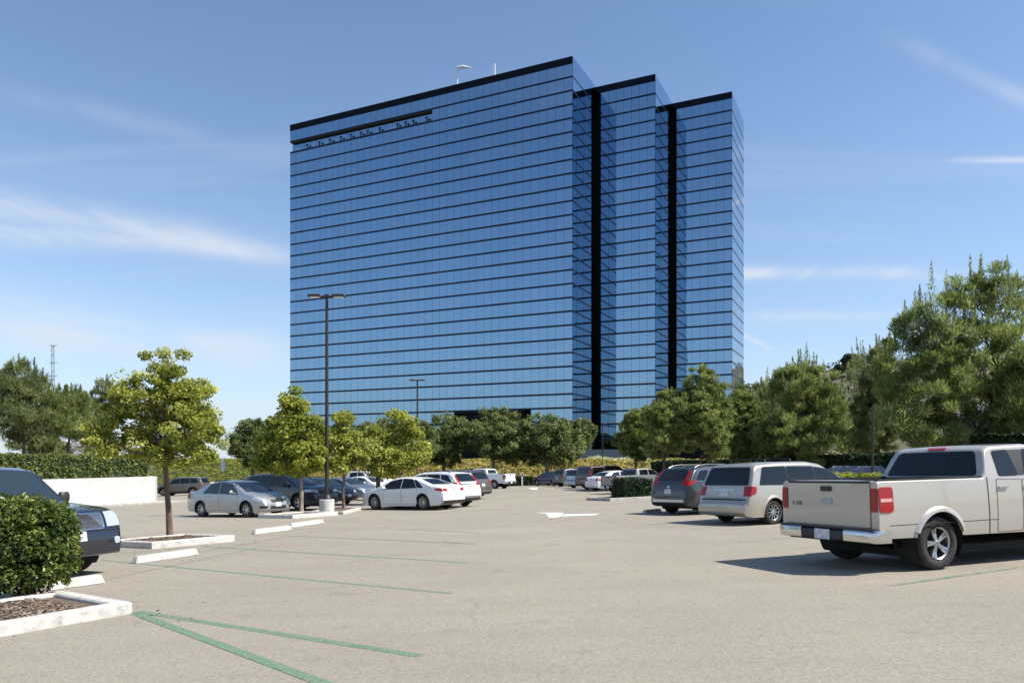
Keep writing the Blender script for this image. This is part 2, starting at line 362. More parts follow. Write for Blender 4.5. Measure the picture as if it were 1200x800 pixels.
def sheet(name, poly, m, dz=0, kind='structure', sub=1):
    bm = bmesh.new(); vs = [bm.verts.new((p[0], p[1], gz(p[0], p[1]) + dz)) for p in poly]; bm.faces.new(vs)
    o = obj(name, bm, m); 
    for p in o.data.polygons:
        if p.normal.z < 0: o.data.flip_normals(); break
    if kind: tag(o, kind=kind)
    return o
# parking lot: one plane, sloping gently away and to the left
def farline(x, off=0): return 89.5 - .47 * (x - 4) + off
sheet('parking_lot', [(-62, -45), (34, -45), (36, 10), (38, farline(38)), (-60, 95), (-62, 60)], M['asphalt'], 0)

# ---- painted lines
_ln = [0]
def line(p0, p1, wd, m, name='parking_line', dz=.004, wob=0):
    a, b = gp(*p0), gp(*p1); d = Vector((b.x - a.x, b.y - a.y)).normalized(); n = Vector((-d.y, d.x)) * wd / 2
    _ln[0] += 1
    return sheet(name, [a.xy + n, b.xy + n, b.xy - n, a.xy - n], m, .0015 + .001 * (_ln[0] % 3))
for p0, p1, wd, mm in (((160, 716), (493, 768), .115, 'green_paint'), ((158, 718), (400, 808), .12, 'green_paint'),
                   ((120, 656), (530, 695), .09, 'green_paint'), ((238, 640), (547, 659), .085, 'green_paint'),
                   ((330, 627), (556, 637), .085, 'worn_green'), ((118, 680), (300, 642), .06, 'worn_green'),
                   ((440, 618), (560, 624), .08, 'worn_green'), ((1043, 686), (1190, 665), .09, 'worn_green'),
                   ((867, 635.5), (1010, 622), .08, 'worn_green'), ((232, 647), (330, 630), .05, 'worn_green'), ((760, 614), (850, 607), .08, 'worn_green'), ((700, 597), (765, 593.5), .08, 'worn_green')):
    line(p0, p1, wd, M[mm])
def arrow(name, pts, dz=.006):
    bm = bmesh.new()
    for poly in pts:
        bm.faces.new([bm.verts.new((*gp(*p).xy, gz(*gp(*p).xy) + dz)) for p in poly])
    o = obj(name, bm, M['white_paint']); tag(o, kind='structure')
arrow('road_marking_arrow', [[(626, 600.5), (659, 600.5), (661, 602), (641, 601.6)], [(640, 601.7), (656, 601.8), (662, 603.6), (650, 606.6), (643, 606)], [(656, 604.9), (662, 602.4), (703, 601.6), (696, 603.6)]])
arrow('road_marking_arrow', [[(620, 571.4), (630, 571.0), (629, 573.6), (622, 573.2)]])

# ---- kerbed islands
def kerb_island(name, pts, h=.15, wd=.16, fill=None, label='', mk='kerb', group=None):
    """pts: ground polygon (world xy) of the outer edge"""
    P = [Vector(p[:2]) for p in pts]; n = len(P); c = sum(P, Vector((0, 0))) / n
    area = sum(P[i].x * P[(i + 1) % n].y - P[(i + 1) % n].x * P[i].y for i in range(n)); sg = 1 if area > 0 else -1
    def inset(d):
        out_ = []
        for i in range(n):
            a, b, e = P[i - 1], P[i], P[(i + 1) % n]
            d1 = (b - a).normalized(); d2 = (e - b).normalized()
            n1 = Vector((-d1.y, d1.x)) * sg; n2 = Vector((-d2.y, d2.x)) * sg
            bis = (n1 + n2); bis /= max(.3, bis.length_squared / 2) ; out_.append(b + bis * d)
        return out_
    rings = [(inset(0), -.05), (inset(0.0), h - .02), (inset(.02), h), (inset(wd - .02), h), (inset(wd), h - .02), (inset(wd), -.02)]
    root = empty(name, (c.x, c.y, gz(c.x, c.y)))
    bm = bmesh.new(); rv = []
    for ring, z in rings: rv.append([bm.verts.new((p.x - c.x, p.y - c.y, gz(p.x, p.y) + z - root.location.z)) for p in ring])
    for a, b in zip(rv, rv[1:]):
        for i in range(n): bm.faces.new((a[i], a[(i + 1) % n], b[(i + 1) % n], b[i]))
    obj('kerb', bm, M[mk], root)
    tag(root, label, 'planting island', group)
    if fill:
        bm = bmesh.new(); q = inset(wd - .01); vs = [bm.verts.new((p.x - c.x, p.y - c.y, gz(p.x, p.y) + h - .05 - root.location.z)) for p in q]; bm.faces.new(vs)
        bm2 = obj('bed', bm, M[fill], root)
    return root
A5 = gp(155, 718); e1 = (gp(0, 746) - A5).xy.normalized(); e2 = (gp(88, 690) - A5).xy.normalized()
e2 = Vector((-.80, .60))
e1w = Vector((gp(0, 746).x - A5.x, gp(0, 746).y - A5.y)).normalized()
kerb_island('planting_island', [A5.xy, A5.xy + e2 * 1.9, A5.xy + e2 * 1.9 + e1w * 4.5, A5.xy + e1w * 4.5], .14, .2, 'mulch', 'white kerbed bed of bark chips under the nearest round shrub')
ISL_A = [A5.xy, A5.xy + e2 * 1.9, A5.xy + e2 * 1.9 + e1w * 4.5, A5.xy + e1w * 4.5]
B0, B1 = gp(178, 643).xy, gp(275, 634).xy; db = (B1 - B0).normalized(); back = Vector((-.86, .5))
ISL_B = [B0, B1, B1 + back * 1.9, B0 + back * 1.9]
kerb_island('planting_island', ISL_B, .16, .17, 'mulch', 'white kerbed bed around the trunk of the nearest slim tree')
C0, C1_ = gp(343, 607.5).xy, gp(396, 603.5).xy; 
ISL_C = [C0, C1_, C1_ + back * 1.9, C0 + back * 1.9]
kerb_island('planting_island', ISL_C, .15, .17, 'mulch', 'low white kerb island holding the tall lamp post base')
D0, D1 = gp(396, 602.8).xy, gp(424, 597).xy
kerb_island('planting_island', [D0 + Vector((.2, .1)), D1, D1 + back * 1.9, D0 + back * 1.9 + Vector((.2, .1))], .12, .17, 'mulch', 'low white kerb strip behind the lamp base beside the white sedan')

def wheel_stop(p0, p1, label, m='kerb', wd=.17, h=.14, group='concrete wheel stops in the parking bays'):
    a, b = gp(*p0), gp(*p1); d = (b.xy - a.xy); ln = d.length; d.normalize()
    # front foot of the block runs from p0 to p1; the block lies behind it
    nn = Vector((-d.y, d.x)); 
    if nn.y < 0: nn = -nn
    c = (a.xy + b.xy) / 2 + nn * wd / 2
    bm = bmesh.new(); sec = [(-wd / 2, 0), (-wd / 2 * .72, h), (wd / 2 * .72, h), (wd / 2, 0)]
    L2 = ln / 2
    st = [(-L2, 1), (-L2 + .04, 1), (L2 - .04, 1), (L2, 1)]
    rings = [[bm.verts.new((x + (.05 if (z > 0 and x < 0) else -.05 if z > 0 else 0), y, z)) for y, z in sec] for x, _ in ((-L2, 0), (L2, 0))]
    bm.faces.new(rings[0]); bm.faces.new(rings[1][::-1])
    for i in range(4): bm.faces.new((rings[0][i], rings[1][i], rings[1][(i + 1) % 4], rings[0][(i + 1) % 4]))
    bmesh.ops.bevel(bm, geom=list(bm.edges), offset=.012, segments=2, affect='EDGES')
    o = obj('wheel_stop', bm, M[m], None, (c.x, c.y, gz(c.x, c.y) + .002), (0, 0, math.atan2(d.y, d.x)))
    tag(o, label, 'wheel stop', group)
wheel_stop((160, 660.5), (234, 650), 'white concrete wheel stop in front of the nearest tree island')
wheel_stop((299, 626), (343, 620.8), 'white concrete wheel stop between the tree island and the lamp island')
wheel_stop((342, 618), (380, 613), 'white concrete wheel stop just in front of the lamp island kerb')
wheel_stop((60, 692), (124, 683), 'white concrete wheel stop beside the nearest round shrub')
wheel_stop((757, 602), (776, 600), 'grey shaded wheel stop at the rear of the dark crossover', 'kerb_grey')

# ---- chips on the beds
def chips(name, poly, n, h, label):
    rnd = random.Random(5); P = [Vector(p) for p in poly]; V = []; Fc = []
    for i in range(n):
        u, v = rnd.uniform(.07, .93), rnd.uniform(.1, .9)
        p = P[0].lerp(P[1], u).lerp(P[3].lerp(P[2], u), v); s_ = rnd.uniform(.008, .026); a = rnd.uniform(0, 6.3); t = rnd.uniform(-.6, .6)
        c = Vector((p.x, p.y, gz(p.x, p.y) + h - .035 + rnd.uniform(0, .02)))
        ax = Vector((math.cos(a), math.sin(a), t * .5)) * s_; ay = Vector((-math.sin(a), math.cos(a), rnd.uniform(-.5, .5))) * s_ * .55
        k = len(V); V += [c - ax - ay, c + ax - ay, c + ax + ay, c - ax + ay]; Fc.append((k, k + 1, k + 2, k + 3))
    o = link(name, mesh(name, V, Fc, M['chip'])); tag(o, label, 'bark chips', kind='stuff')
chips('bark_chips', ISL_A, 17000, .14, 'brown bark chips on the bed under the round shrub')
chips('bark_chips', ISL_B, 2600, .16, 'brown bark chips on the bed around the slim tree')

# ================================================================== BUILDING
TOP = HC + 472 / 7.0           # parapet height
FL = 16.15 / 7.0               # one row of glass
def P2(x, s): return Vector(px(x, s))
K1 = P2(671, 7.0)
uR = -VU
def tower_pts():
    a2, b2 = 10.95, 11.8
    C1 = K1; C2 = C1 + uR * a2 + VV * b2; C3 = C2 + uR * 11.05 + VV * 12.3
    return C1, C2, C3
C1b, C2b, C3b = tower_pts()
bld = empty('office_tower', (C1b.x, C1b.y, 0)); OB = Vector((C1b.x, C1b.y, 0))
tag(bld, 'blue mirrored glass office tower of three stepped slabs beyond the car park', 'office building')
PAR = 1.25                     # dark parapet fascia
NR = 28
Z0 = TOP - PAR - NR * FL
rb = random.Random(11)
def wall_face(a, b, name='glass_wall', rows=range(NR), pw=1.52, skip=None, z1=None):
    """curtain wall from ground point a to b (normal to the right of a->b), panes as slightly tilted sheets in dark joints"""
    d = (b - a); ln = d.length; d.normalize(); nrm = Vector((d.y, -d.x)); n = max(1, round(ln / pw)); wv = ln / n
    V = []; Fc = []
    for r in rows:
        zt = TOP - PAR - r * FL; zb = zt - FL + .32
        for i in range(n):
            if skip and skip(r, i * wv, ln): continue
            x0, x1 = i * wv + .02, (i + 1) * wv - .02
            th = rb.gauss(0, .0022); tv = rb.gauss(0, .0022); k = len(V)
            for xx, zz in ((x0, zb), (x1, zb), (x1, zt), (x0, zt)):
                off = .03 + th * (xx - (x0 + x1) / 2) + tv * (zz - (zb + zt) / 2)
                p = a + d * xx + nrm * off; V.append((p.x - OB.x, p.y - OB.y, zz))
            Fc.append((k, k + 1, k + 2, k + 3))
    g = link(name, mesh(name, V, Fc, M['mirror']), bld)
    # the dark wall behind the panes (shows in joints) and the bands between rows
    bm = bmesh.new(); rows = list(rows)
    for r in rows:
        zt = TOP - PAR - r * FL
        segs = [(0, ln)]
        if skip:
            on = [i for i in range(n) if not skip(r, i * wv, ln)]
            if not on: continue
            segs = []; st = on[0]; pv = on[0]
            for i in on[1:] + [None]:
                if i is None or i != pv + 1: segs.append((st * wv, (pv + 1) * wv)); st = i
                pv = i
        for s0, s1 in segs:
            for z_0, z_1, of in ((zt - FL, zt - FL + .31, .05), (zt - FL + .31, zt + .0, .005)):
                q = [(a + d * s0 + nrm * of, z_0), (a + d * s1 + nrm * of, z_0), (a + d * s1 + nrm * of, z_1), (a + d * s0 + nrm * of, z_1)]
                bm.faces.new([bm.verts.new((p.x - OB.x, p.y - OB.y, z)) for p, z in q])
            # ledges of the band
            for zz in (zt - FL, zt - FL + .31):
                q = [a + d * s0 + nrm * .05, a + d * s1 + nrm * .05, a + d * s1, a + d * s0]
                bm.faces.new([bm.verts.new((p.x - OB.x, p.y - OB.y, zz)) for p in q])
    obj('storey_bands', bm, M['band'], g, normals=False)
    return g
W1 = 60.9
Lf = C1b + VU * W1
# terrace cut into the top left: row 1, from the left corner over ~38 m ; entrance recess at the base
TERR = 33.494
def skip1(r, x, ln):          # x measured from the left corner
    if r == 1 and x < TERR - .1: return True
    if r >= 25 and 37.0 < x < 52: return True
    return False
wall_face(Lf, C1b, skip=skip1)
NOTCH = 2.5
S1 = C1b + VV * (11.8 - NOTCH)
wall_face(C1b, S1)
I1 = C1b + VV * 11.8
N2 = I1 + uR * .95
wall_face(N2, C2b)
S2 = C2b + VV * (12.3 - NOTCH)
wall_face(C2b, S2)
I2 = C2b + VV * 12.3
N3 = I2 + uR * .85
wall_face(N3, C3b)
S3 = C3b + VV * 13.6
wall_face(C3b, S3)
bk = S3 + VU * 30
wall_face(S3, S3 + VU * 83); BL = S3 + VU * 83
wall_face(BL, Lf, skip=lambda r, x, ln: r == 1 and x > ln - 4)
# black recesses at the two inner corners
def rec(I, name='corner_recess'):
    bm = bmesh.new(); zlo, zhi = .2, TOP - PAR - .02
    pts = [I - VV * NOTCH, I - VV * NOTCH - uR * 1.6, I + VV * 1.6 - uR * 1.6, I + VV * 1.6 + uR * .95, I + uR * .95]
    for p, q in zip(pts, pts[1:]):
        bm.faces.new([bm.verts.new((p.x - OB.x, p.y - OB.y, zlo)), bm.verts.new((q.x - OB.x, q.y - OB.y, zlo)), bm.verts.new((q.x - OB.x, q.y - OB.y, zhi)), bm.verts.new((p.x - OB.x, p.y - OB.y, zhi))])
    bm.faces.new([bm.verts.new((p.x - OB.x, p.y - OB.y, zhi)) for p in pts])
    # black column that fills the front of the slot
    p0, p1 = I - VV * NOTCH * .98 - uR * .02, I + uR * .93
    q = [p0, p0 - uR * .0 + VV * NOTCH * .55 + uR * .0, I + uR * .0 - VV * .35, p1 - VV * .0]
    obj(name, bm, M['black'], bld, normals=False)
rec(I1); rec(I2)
# parapet fascia and roof
def outline(): return [Lf, C1b, I1, C2b, I2, C3b, S3, BL]
bm = bmesh.new(); O = outline(); n = len(O)
lo = [bm.verts.new((p.x - OB.x, p.y - OB.y, TOP - PAR)) for p in O]; hi = [bm.verts.new((p.x - OB.x, p.y - OB.y, TOP - .02)) for p in O]
fascia_faces = []
for i in range(n):
    bm.faces.new((lo[i], lo[(i + 1) % n], hi[(i + 1) % n], hi[i]))
for i in range(n):
    a, b = O[i], O[(i + 1) % n]; d = (b - a).normalized(); nr = Vector((d.y, -d.x)) * .09
    # projecting fascia plate
    if i in (1, 3, 5): continue
    q = [(a + nr, TOP - PAR + .02), (b + nr, TOP - PAR + .02), (b + nr, TOP), (a + nr, TOP)]
    bm.faces.new([bm.verts.new((p.x - OB.x, p.y - OB.y, z)) for p, z in q])
    for z in (TOP - PAR + .02, TOP):
        bm.faces.new([bm.verts.new((p.x - OB.x, p.y - OB.y, z)) for p in (a + nr, b + nr, b, a)])
bm.faces.new([bm.verts.new((p.x - OB.x, p.y - OB.y, TOP - .3)) for p in O])
obj('parapet', bm, M['fascia'], bld, normals=False)
# the side walls carry glass up to the roof edge: the fascia there is mirror too
for a, b in ((C1b, I1), (C2b, I2), (C3b, S3)):
    d = (b - a).normalized(); nr = Vector((d.y, -d.x)); V = []; Fc = []; ln = (b - a).length; nn = max(1, round(ln / 1.52))
    for i in range(nn):
        k = len(V)
        for xx, zz in ((i * ln / nn + .02, TOP - PAR + .0), ((i + 1) * ln / nn - .02, TOP - PAR), ((i + 1) * ln / nn - .02, TOP - .01), (i * ln / nn + .02, TOP - .01)):
            p = a + d * xx + nr * .031; V.append((p.x - OB.x, p.y - OB.y, zz))
        Fc.append((k, k + 1, k + 2, k + 3))
    link('glass_parapet', mesh('glass_parapet', V, Fc, M['mirror']), bld)
# terrace
inn = -Vector((VV.x, VV.y)) * -1
zt = TOP - PAR - FL; zb = zt - FL
def bx2(bm, a, b, off0, off1, z0, z1):
    d = (b - a).normalized(); nr = VV
    pts = [a + nr * off0, b + nr * off0, b + nr * off1, a + nr * off1]
    lo_ = [bm.verts.new((p.x - OB.x, p.y - OB.y, z0)) for p in pts]; hi_ = [bm.verts.new((p.x - OB.x, p.y - OB.y, z1)) for p in pts]
    bm.faces.new(lo_[::-1]); bm.faces.new(hi_)
    for i in range(4): bm.faces.new((lo_[i], lo_[(i + 1) % 4], hi_[(i + 1) % 4], hi_[i]))
Te = Lf + uR * TERR
bm = bmesh.new(); bx2(bm, Lf + uR * .1, Te, .02, .66, zt - .10, zt + .004); o = obj('terrace_soffit', bm, M['soffit'], bld)
bm = bmesh.new(); bx2(bm, Lf + uR * .1, Te, .02, .75, zb - .12, zb + .05); obj('terrace_floor', bm, M['concrete'], bld)
bm = bmesh.new(); bx2(bm, Lf + uR * .0, Te, -.05, .12, zb + .05, zb + .40); obj('terrace_sill', bm, M['band'], bld)
# set-back glass of the terrace
a, b = Lf + VV * .62 + uR * .05, Te + VV * .62
V = []; Fc = []; ln = (b - a).length; nn = 22
for i in range(nn):
    k = len(V)
    for xx, zz in ((i * ln / nn + .03, zb + .05), ((i + 1) * ln / nn - .03, zb + .05), ((i + 1) * ln / nn - .03, zt - .16), (i * ln / nn + .03, zt - .10)):
        p = a + uR * xx; V.append((p.x - OB.x, p.y - OB.y, zz))
    Fc.append((k, k + 1, k + 2, k + 3))
link('terrace_glass', mesh('terrace_glass', V, Fc, M['mirror']), bld)
bm = bmesh.new(); bx2(bm, Te - uR * .0, Te + uR * .03, .0, .7, zb, zt); obj('terrace_end_wall', bm, M['mirror'], bld)
for i, xx in enumerate((4.2, 7.3, 10, 12.6, 15.0, 17.4, 19.0, 21.8, 25.8, 27.6, 29.3, 32.2)):
    bm = bmesh.new(); p = Lf + uR * xx
    bx2(bm, p - uR * .09, p + uR * .09, .1, .22, zb + .38, zt - 1.0); bx2(bm, p - uR * .3, p + uR * .3, .08, .24, zt - 1.16, zt - 1.0)
    obj('terrace_post', bm, M['fascia'], bld)
# entrance recess (black portal)
bm = bmesh.new(); pA = Lf + uR * 37.06; pB = Lf + uR * 52
zz1 = TOP - PAR - 25 * FL
bx2(bm, pA, pB, .6, 4.0, .3, zz1); bx2(bm, pA, pB, .0, .6, zz1 - .3, zz1 - .01); obj('entrance_recess', bm, M['black'], bld)
# base: black plinth slab and grey panels
zpl = Z0
bm = bmesh.new()
for a, b in ((Lf, C1b), (C1b, I1), (I1, C2b), (C2b, I2), (I2, C3b), (C3b, S3)):
    q = [(a, -1.), (b, -1.), (b, zpl), (a, zpl)]
    bm.faces.new([bm.verts.new((p.x - OB.x, p.y - OB.y, z)) for p, z in q])
obj('plinth', bm, M['black'], bld, normals=False)
bm = bmesh.new(); q0, q1 = C1b - VV * 7 + uR * 4.0, C1b - VV * 7 + uR * 12.5
cc = (q0 + q1) / 2; add_box(bm, (cc.x - OB.x, cc.y - OB.y, 2.2), ((q1 - q0).length, .4, 1.9), math.atan2(uR.y, uR.x)); obj('podium_wall', bm, M['wall_panel'], bld)
# roof mast things
def roofpt(x, y_):      # on the front roof edge, set back a little
    # intersect view ray with line Lf->C1b shifted
    a, b = Lf + VV * 1.5, C1b + VV * 1.5; k = (x - 600) / F0
    t = (a.x - k * a.y) / (k * (b.y - a.y) - (b.x - a.x)); return a.lerp(b, t)
pt = roofpt(536, 0); bm = bmesh.new(); add_tube(bm, [(0, 0, -1.6), (0, 0, 3.1)], .14, 6); 
d3 = Vector((uR.x, uR.y, 0)); 
add_tube(bm, [(0, 0, 3.05), d3 * 1.3 + Vector((0, 0, 2.85)), d3 * 2.9 + Vector((0, 0, 2.3))], [.2, .3, .08], 6)
add_tube(bm, [(0, 0, 2.2), d3 * .9 + Vector((0, 0, 2.8))], .07, 5)
o = obj('roof_davit', bm, M['white_metal'], None, (pt.x, pt.y, TOP + .9)); tag(o, 'white metal bracket arm standing on the tower roof', 'davit')
pt = roofpt(580, 0); bm = bmesh.new(); add_tube(bm, [(0, 0, -.3), (0, 0, 3.2)], [.13, .1], 6); add_tube(bm, [(-.35, 0, .9), (-.35, 0, 2.9)], .05, 5); add_tube(bm, [(-.5, 0, .9), (.5, 0, .9)], .05, 5); add_tube(bm, [(.5, 0, -.3), (.5, 0, 1.1)], .08, 5)
o = obj('roof_antenna', bm, M['white_metal'], None, (pt.x, pt.y, TOP - .3)); tag(o, 'thin white antenna mast on the tower roof near its corner', 'antenna')

# ================================================================== VEHICLES
def interp(pts, x):
    if x <= pts[0][0]: return pts[0][1]
    for (x0, y0), (x1, y1) in zip(pts, pts[1:]):
        if x <= x1: return y0 + (y1 - y0) * (x - x0) / max(1e-6, x1 - x0)
    return pts[-1][1]
def smooth_fn(pts, k):
    if k <= 0: return lambda x: interp(pts, x)
    ws = (1, 2, 3, 2, 1); offs = (-1, -.5, 0, .5, 1)
    def f(x):
        kk = min(k, max(.004, x - pts[0][0]), max(.004, pts[-1][0] - x))
        return sum(w_ * interp(pts, x + o_ * kk) for w_, o_ in zip(ws, offs)) / 9
    return f
class Car:
    def __init__(s, sp, paintm, detail=1.0):
        s.sp = sp; s.L, s.W, s.H, s.wb, s.ro, s.r = sp['dim']; s.p = paintm; s.det = detail
        s.x0 = s.ro + s.wb / 2                 # local origin between the axles
        k = sp.get('k', .07); s.T = smooth_fn(sp['T'], k); s.B = smooth_fn(sp['B'], .03); s.belt = lambda x: interp(sp['belt'], x)
        s.build_body()
    def half(s, x, z):
        sp = s.sp; L = s.L; w_ = s.W / 2
        cf, af, cr, ar = sp.get('plan', (.9, .2, .5, .1))
        df = max(0, 1 - (L - x) / cf); dr = max(0, 1 - x / cr); w_ *= 1 - af * df ** 2.6 - ar * dr ** 2.6
        b = s.belt(x); top = s.H; tum = sp.get('tum', .8)
        zw = sp.get('zw', .62)
        if z < zw: t = (zw - z) / zw; q = 1 - .075 * t ** 1.6
        elif z < b: t = (z - zw) / max(.05, b - zw); q = 1 - sp.get('sh', .035) * t ** 2
        else: t = (z - b) / max(.1, top - b); q = 1 - sp.get('sh', .035) - (1 - sp.get('sh', .035) - tum) * t ** 1.12
        return w_ * q
    def build_body(s):
        sp = s.sp; L = s.L; det = s.det
        key = sorted(set([0, .01, .025, .05, .08, .12, .17, .23, .3, L, L - .01, L - .025, L - .05, L - .08, L - .12, L - .17, L - .23, L - .3] + [p[0] for p in sp['T']] + sp.get('xs', [])))
        st = .07 / det; xs = []
        for a, b in zip(key, key[1:]):
            n = max(1, math.ceil((b - a) / st)); xs += [a + (b - a) * i / n for i in range(n)]
        xs.append(L); xs = [x for i, x in enumerate(xs) if i == 0 or x - xs[i - 1] > .004]
        na, nb_, nc, nt_ = int(9 * det) + 1, int(6 * det) + 1, 5, 5
        rows = []
        for x in xs:
            t, b = s.T(x), s.B(x); t = max(t, b + .06); r = min(sp.get('rad', .09), (t - b) * .35)
            if sp.get('bedx') and x < sp['bedx']: r = min(r, .03)
            zs = t - r - (.02 if t > s.belt(x) + .15 else .012); bl = min(s.belt(x), zs)
            pts = [(0, b), (s.half(x, b) * .6, b)]
            for j in range(na + 1): z = b + (bl - b) * j / na; pts.append((s.half(x, z), z))
            for j in range(1, nb_ + 1): z = bl + (zs - bl) * j / nb_; pts.append((s.half(x, z), z))
            wz = s.half(x, zs); ry = r * 1.25
            for j in range(1, nc + 1): a = math.pi / 2 * j / nc; pts.append((wz - ry * (1 - math.cos(a)), zs + r * math.sin(a)))
            yl, zl = pts[-1]
            for j in range(1, nt_ + 1): f = j / nt_; pts.append((yl * (1 - f), zl + (t - zl) * (1 - (1 - f) ** 2)))
            rows.append(pts)
        bm = bmesh.new(); G = []; npnt = len(rows[0])
        x0 = s.x0
        for x, pts in zip(xs, rows):
            ring = [bm.verts.new((x - x0, y, z)) for y, z in pts] + [bm.verts.new((x - x0, -y, z)) for y, z in pts[-2:0:-1]]
            G.append(ring)
        m = len(G[0])
        for a, b in zip(G, G[1:]):
            for k in range(m): bm.faces.new((a[k], a[(k + 1) % m], b[(k + 1) % m], b[k]))
        bm.faces.new(G[0]); bm.faces.new(G[-1][::-1])
        bmesh.ops.recalc_face_normals(bm, faces=bm.faces)
        s.bvh = BVHTree.FromBMesh(bm)
        # wheel arches
        R_ = s.r + sp.get('arch', .07); zc = s.r
        s.R_ = R_
        for xc in (-s.wb / 2, s.wb / 2):
            dl = [f for f in bm.faces if (c := f.calc_center_median()) and math.hypot(c.x - xc, c.z - zc) < R_ and abs(c.y) > s.W * .27]
            vs = set(v for f in dl for v in f.verts)
            bmesh.ops.delete(bm, geom=dl, context='FACES')
            for v in vs:
                if v.is_valid and abs(v.co.y) > s.W * .3 and v.link_faces:
                    d = Vector((v.co.x - xc, v.co.z - zc)); 
                    if d.length > .01 and d.y > -.12: d = d.normalized() * R_; v.co.x = xc + d.x; v.co.z = zc + d.y
        if sp.get('bedx'):
            bx0, bx1 = sp['bed']; dl = [f for f in bm.faces if (c := f.calc_center_median()).x + x0 > bx0 and c.x + x0 < bx1 and abs(c.y) < s.W / 2 * .9 and c.z > s.T(bx0 + .1) - .02]
            bmesh.ops.delete(bm, geom=dl, context='FACES')
        s.bm = bm
    # ---- cast a 2D patch on the body
    def patch(s, bm, poly, ax, off=.004, cell=.05, skirt=.012, sign=1, thick=True):
        """ax 'L'/'R' side (poly in x,z), 'F' front / 'B' back (poly in y,z), 'T' top (poly in x,y)"""
        x0 = s.x0
        xs = [p[0] for p in poly]; ys = [p[1] for p in poly]; c = Vector((sum(xs) / len(xs), sum(ys) / len(ys)))
        nx = max(1, math.ceil((max(xs) - min(xs)) / cell)); ny = max(1, math.ceil((max(ys) - min(ys)) / cell))
        area = sum(poly[i][0] * poly[(i + 1) % len(poly)][1] - poly[(i + 1) % len(poly)][0] * poly[i][1] for i in range(len(poly)))
        P = list(poly) if area > 0 else list(poly)[::-1]
        cache = {}
        def proj(p):
            key = (round(p[0], 4), round(p[1], 4))
            if key in cache: return cache[key]
            if ax in 'LR': sy = 1 if ax == 'L' else -1; o_, d_ = Vector((p[0] - x0, 5 * sy, p[1])), Vector((0, -sy, 0))
            elif ax == 'F': o_, d_ = Vector((9, p[0], p[1])), Vector((-1, 0, 0))
            elif ax == 'B': o_, d_ = Vector((-9, p[0], p[1])), Vector((1, 0, 0))
            else: o_, d_ = Vector((p[0] - x0, p[1], 9)), Vector((0, 0, -1))
            h = s.bvh.ray_cast(o_, d_)
            if h[0] is None: cache[key] = None; return None
            nr = h[1]
            if nr.dot(d_) > 0: nr = -nr
            nr = (nr * .6 - d_ * .4).normalized()
            cache[key] = bm.verts.new(h[0] + nr * off); return cache[key]
        fs = []
        for i in range(nx):
            for j in range(ny):
                a0 = min(xs) + (max(xs) - min(xs)) * i / nx; a1 = min(xs) + (max(xs) - min(xs)) * (i + 1) / nx
                b0 = min(ys) + (max(ys) - min(ys)) * j / ny; b1 = min(ys) + (max(ys) - min(ys)) * (j + 1) / ny
                q = [(a0, b0), (a1, b0), (a1, b1), (a0, b1)]
                for k in range(len(P)):
                    e0, e1 = P[k], P[(k + 1) % len(P)]; out_ = []
                    def sd(p): return (e1[0] - e0[0]) * (p[1] - e0[1]) - (e1[1] - e0[1]) * (p[0] - e0[0])
                    for u in range(len(q)):
                        p_, q_ = q[u], q[(u + 1) % len(q)]; sp_, sq = sd(p_), sd(q_)
                        if sp_ >= -1e-9: out_.append(p_)
                        if (sp_ > 1e-9 and sq < -1e-9) or (sp_ < -1e-9 and sq > 1e-9):
                            t = sp_ / (sp_ - sq); out_.append((p_[0] + (q_[0] - p_[0]) * t, p_[1] + (q_[1] - p_[1]) * t))
                    q = out_
                    if len(q) < 3: break
                if len(q) < 3: continue
                vv = [proj(p) for p in q]
                if any(v is None for v in vv): continue
                vu = []
                for v in vv:
                    if v not in vu: vu.append(v)
                if len(vu) < 3: continue
                zr = [v.co for v in vu]
                if max((a - b).length for a in zr for b in zr) > cell * 6: continue
                try: fs.append(bm.faces.new(vu))
                except ValueError: pass
        if thick and fs:
            es = set(e for f in fs for e in f.edges if len(e.link_faces) == 1)
            cen = Vector((0, 0, .8)); mp = {}
            d_ = {'L': Vector((0, -1, 0)), 'R': Vector((0, 1, 0)), 'F': Vector((-1, 0, 0)), 'B': Vector((1, 0, 0)), 'T': Vector((0, 0, -1))}[ax]
            for e in es:
                for v in e.verts:
                    if v not in mp: mp[v] = bm.verts.new(v.co + d_ * (skirt + off))
            for e in es:
                a, b = e.verts; bm.faces.new((a, b, mp[b], mp[a]))
        return fs
    def part(s, name, patches, m, parent, off=.004, cell=.06, thick=True):
        bm = bmesh.new()
        for poly, ax in patches: s.patch(bm, poly, ax, off, cell / s.det, thick=thick)
        if not bm.faces: bm.free(); return None
        return obj(name, bm, m, parent, smooth=True)
def rr(x0, z0, x1, z1, r=.03, sl=0, sr=0, n=3):
    """rounded quad: bottom-left x0,z0 top-right x1,z1; sl/sr slant the top-left/top-right corner inwards"""
    c = [(x0, z0), (x1, z0), (x1 - sr, z1), (x0 + sl, z1)]
    return rnd_poly(c, r, n)
def rnd_poly(c, r=.03, n=3):
    out_ = []
    for i in range(len(c)):
        p, a, b = Vector(c[i]), Vector(c[i - 1]), Vector(c[(i + 1) % len(c)])
        d1, d2 = (a - p), (b - p); k = min(r, d1.length * .45, d2.length * .45)
        q0, q1 = p + d1.normalized() * k, p + d2.normalized() * k
        for t in range(n + 1): u = t / n; out_.append(tuple(q0 * (1 - u) ** 2 + p * 2 * u * (1 - u) + q1 * u ** 2))
    return out_
def mir(poly): return [(-a, b) for a, b in poly][::-1]

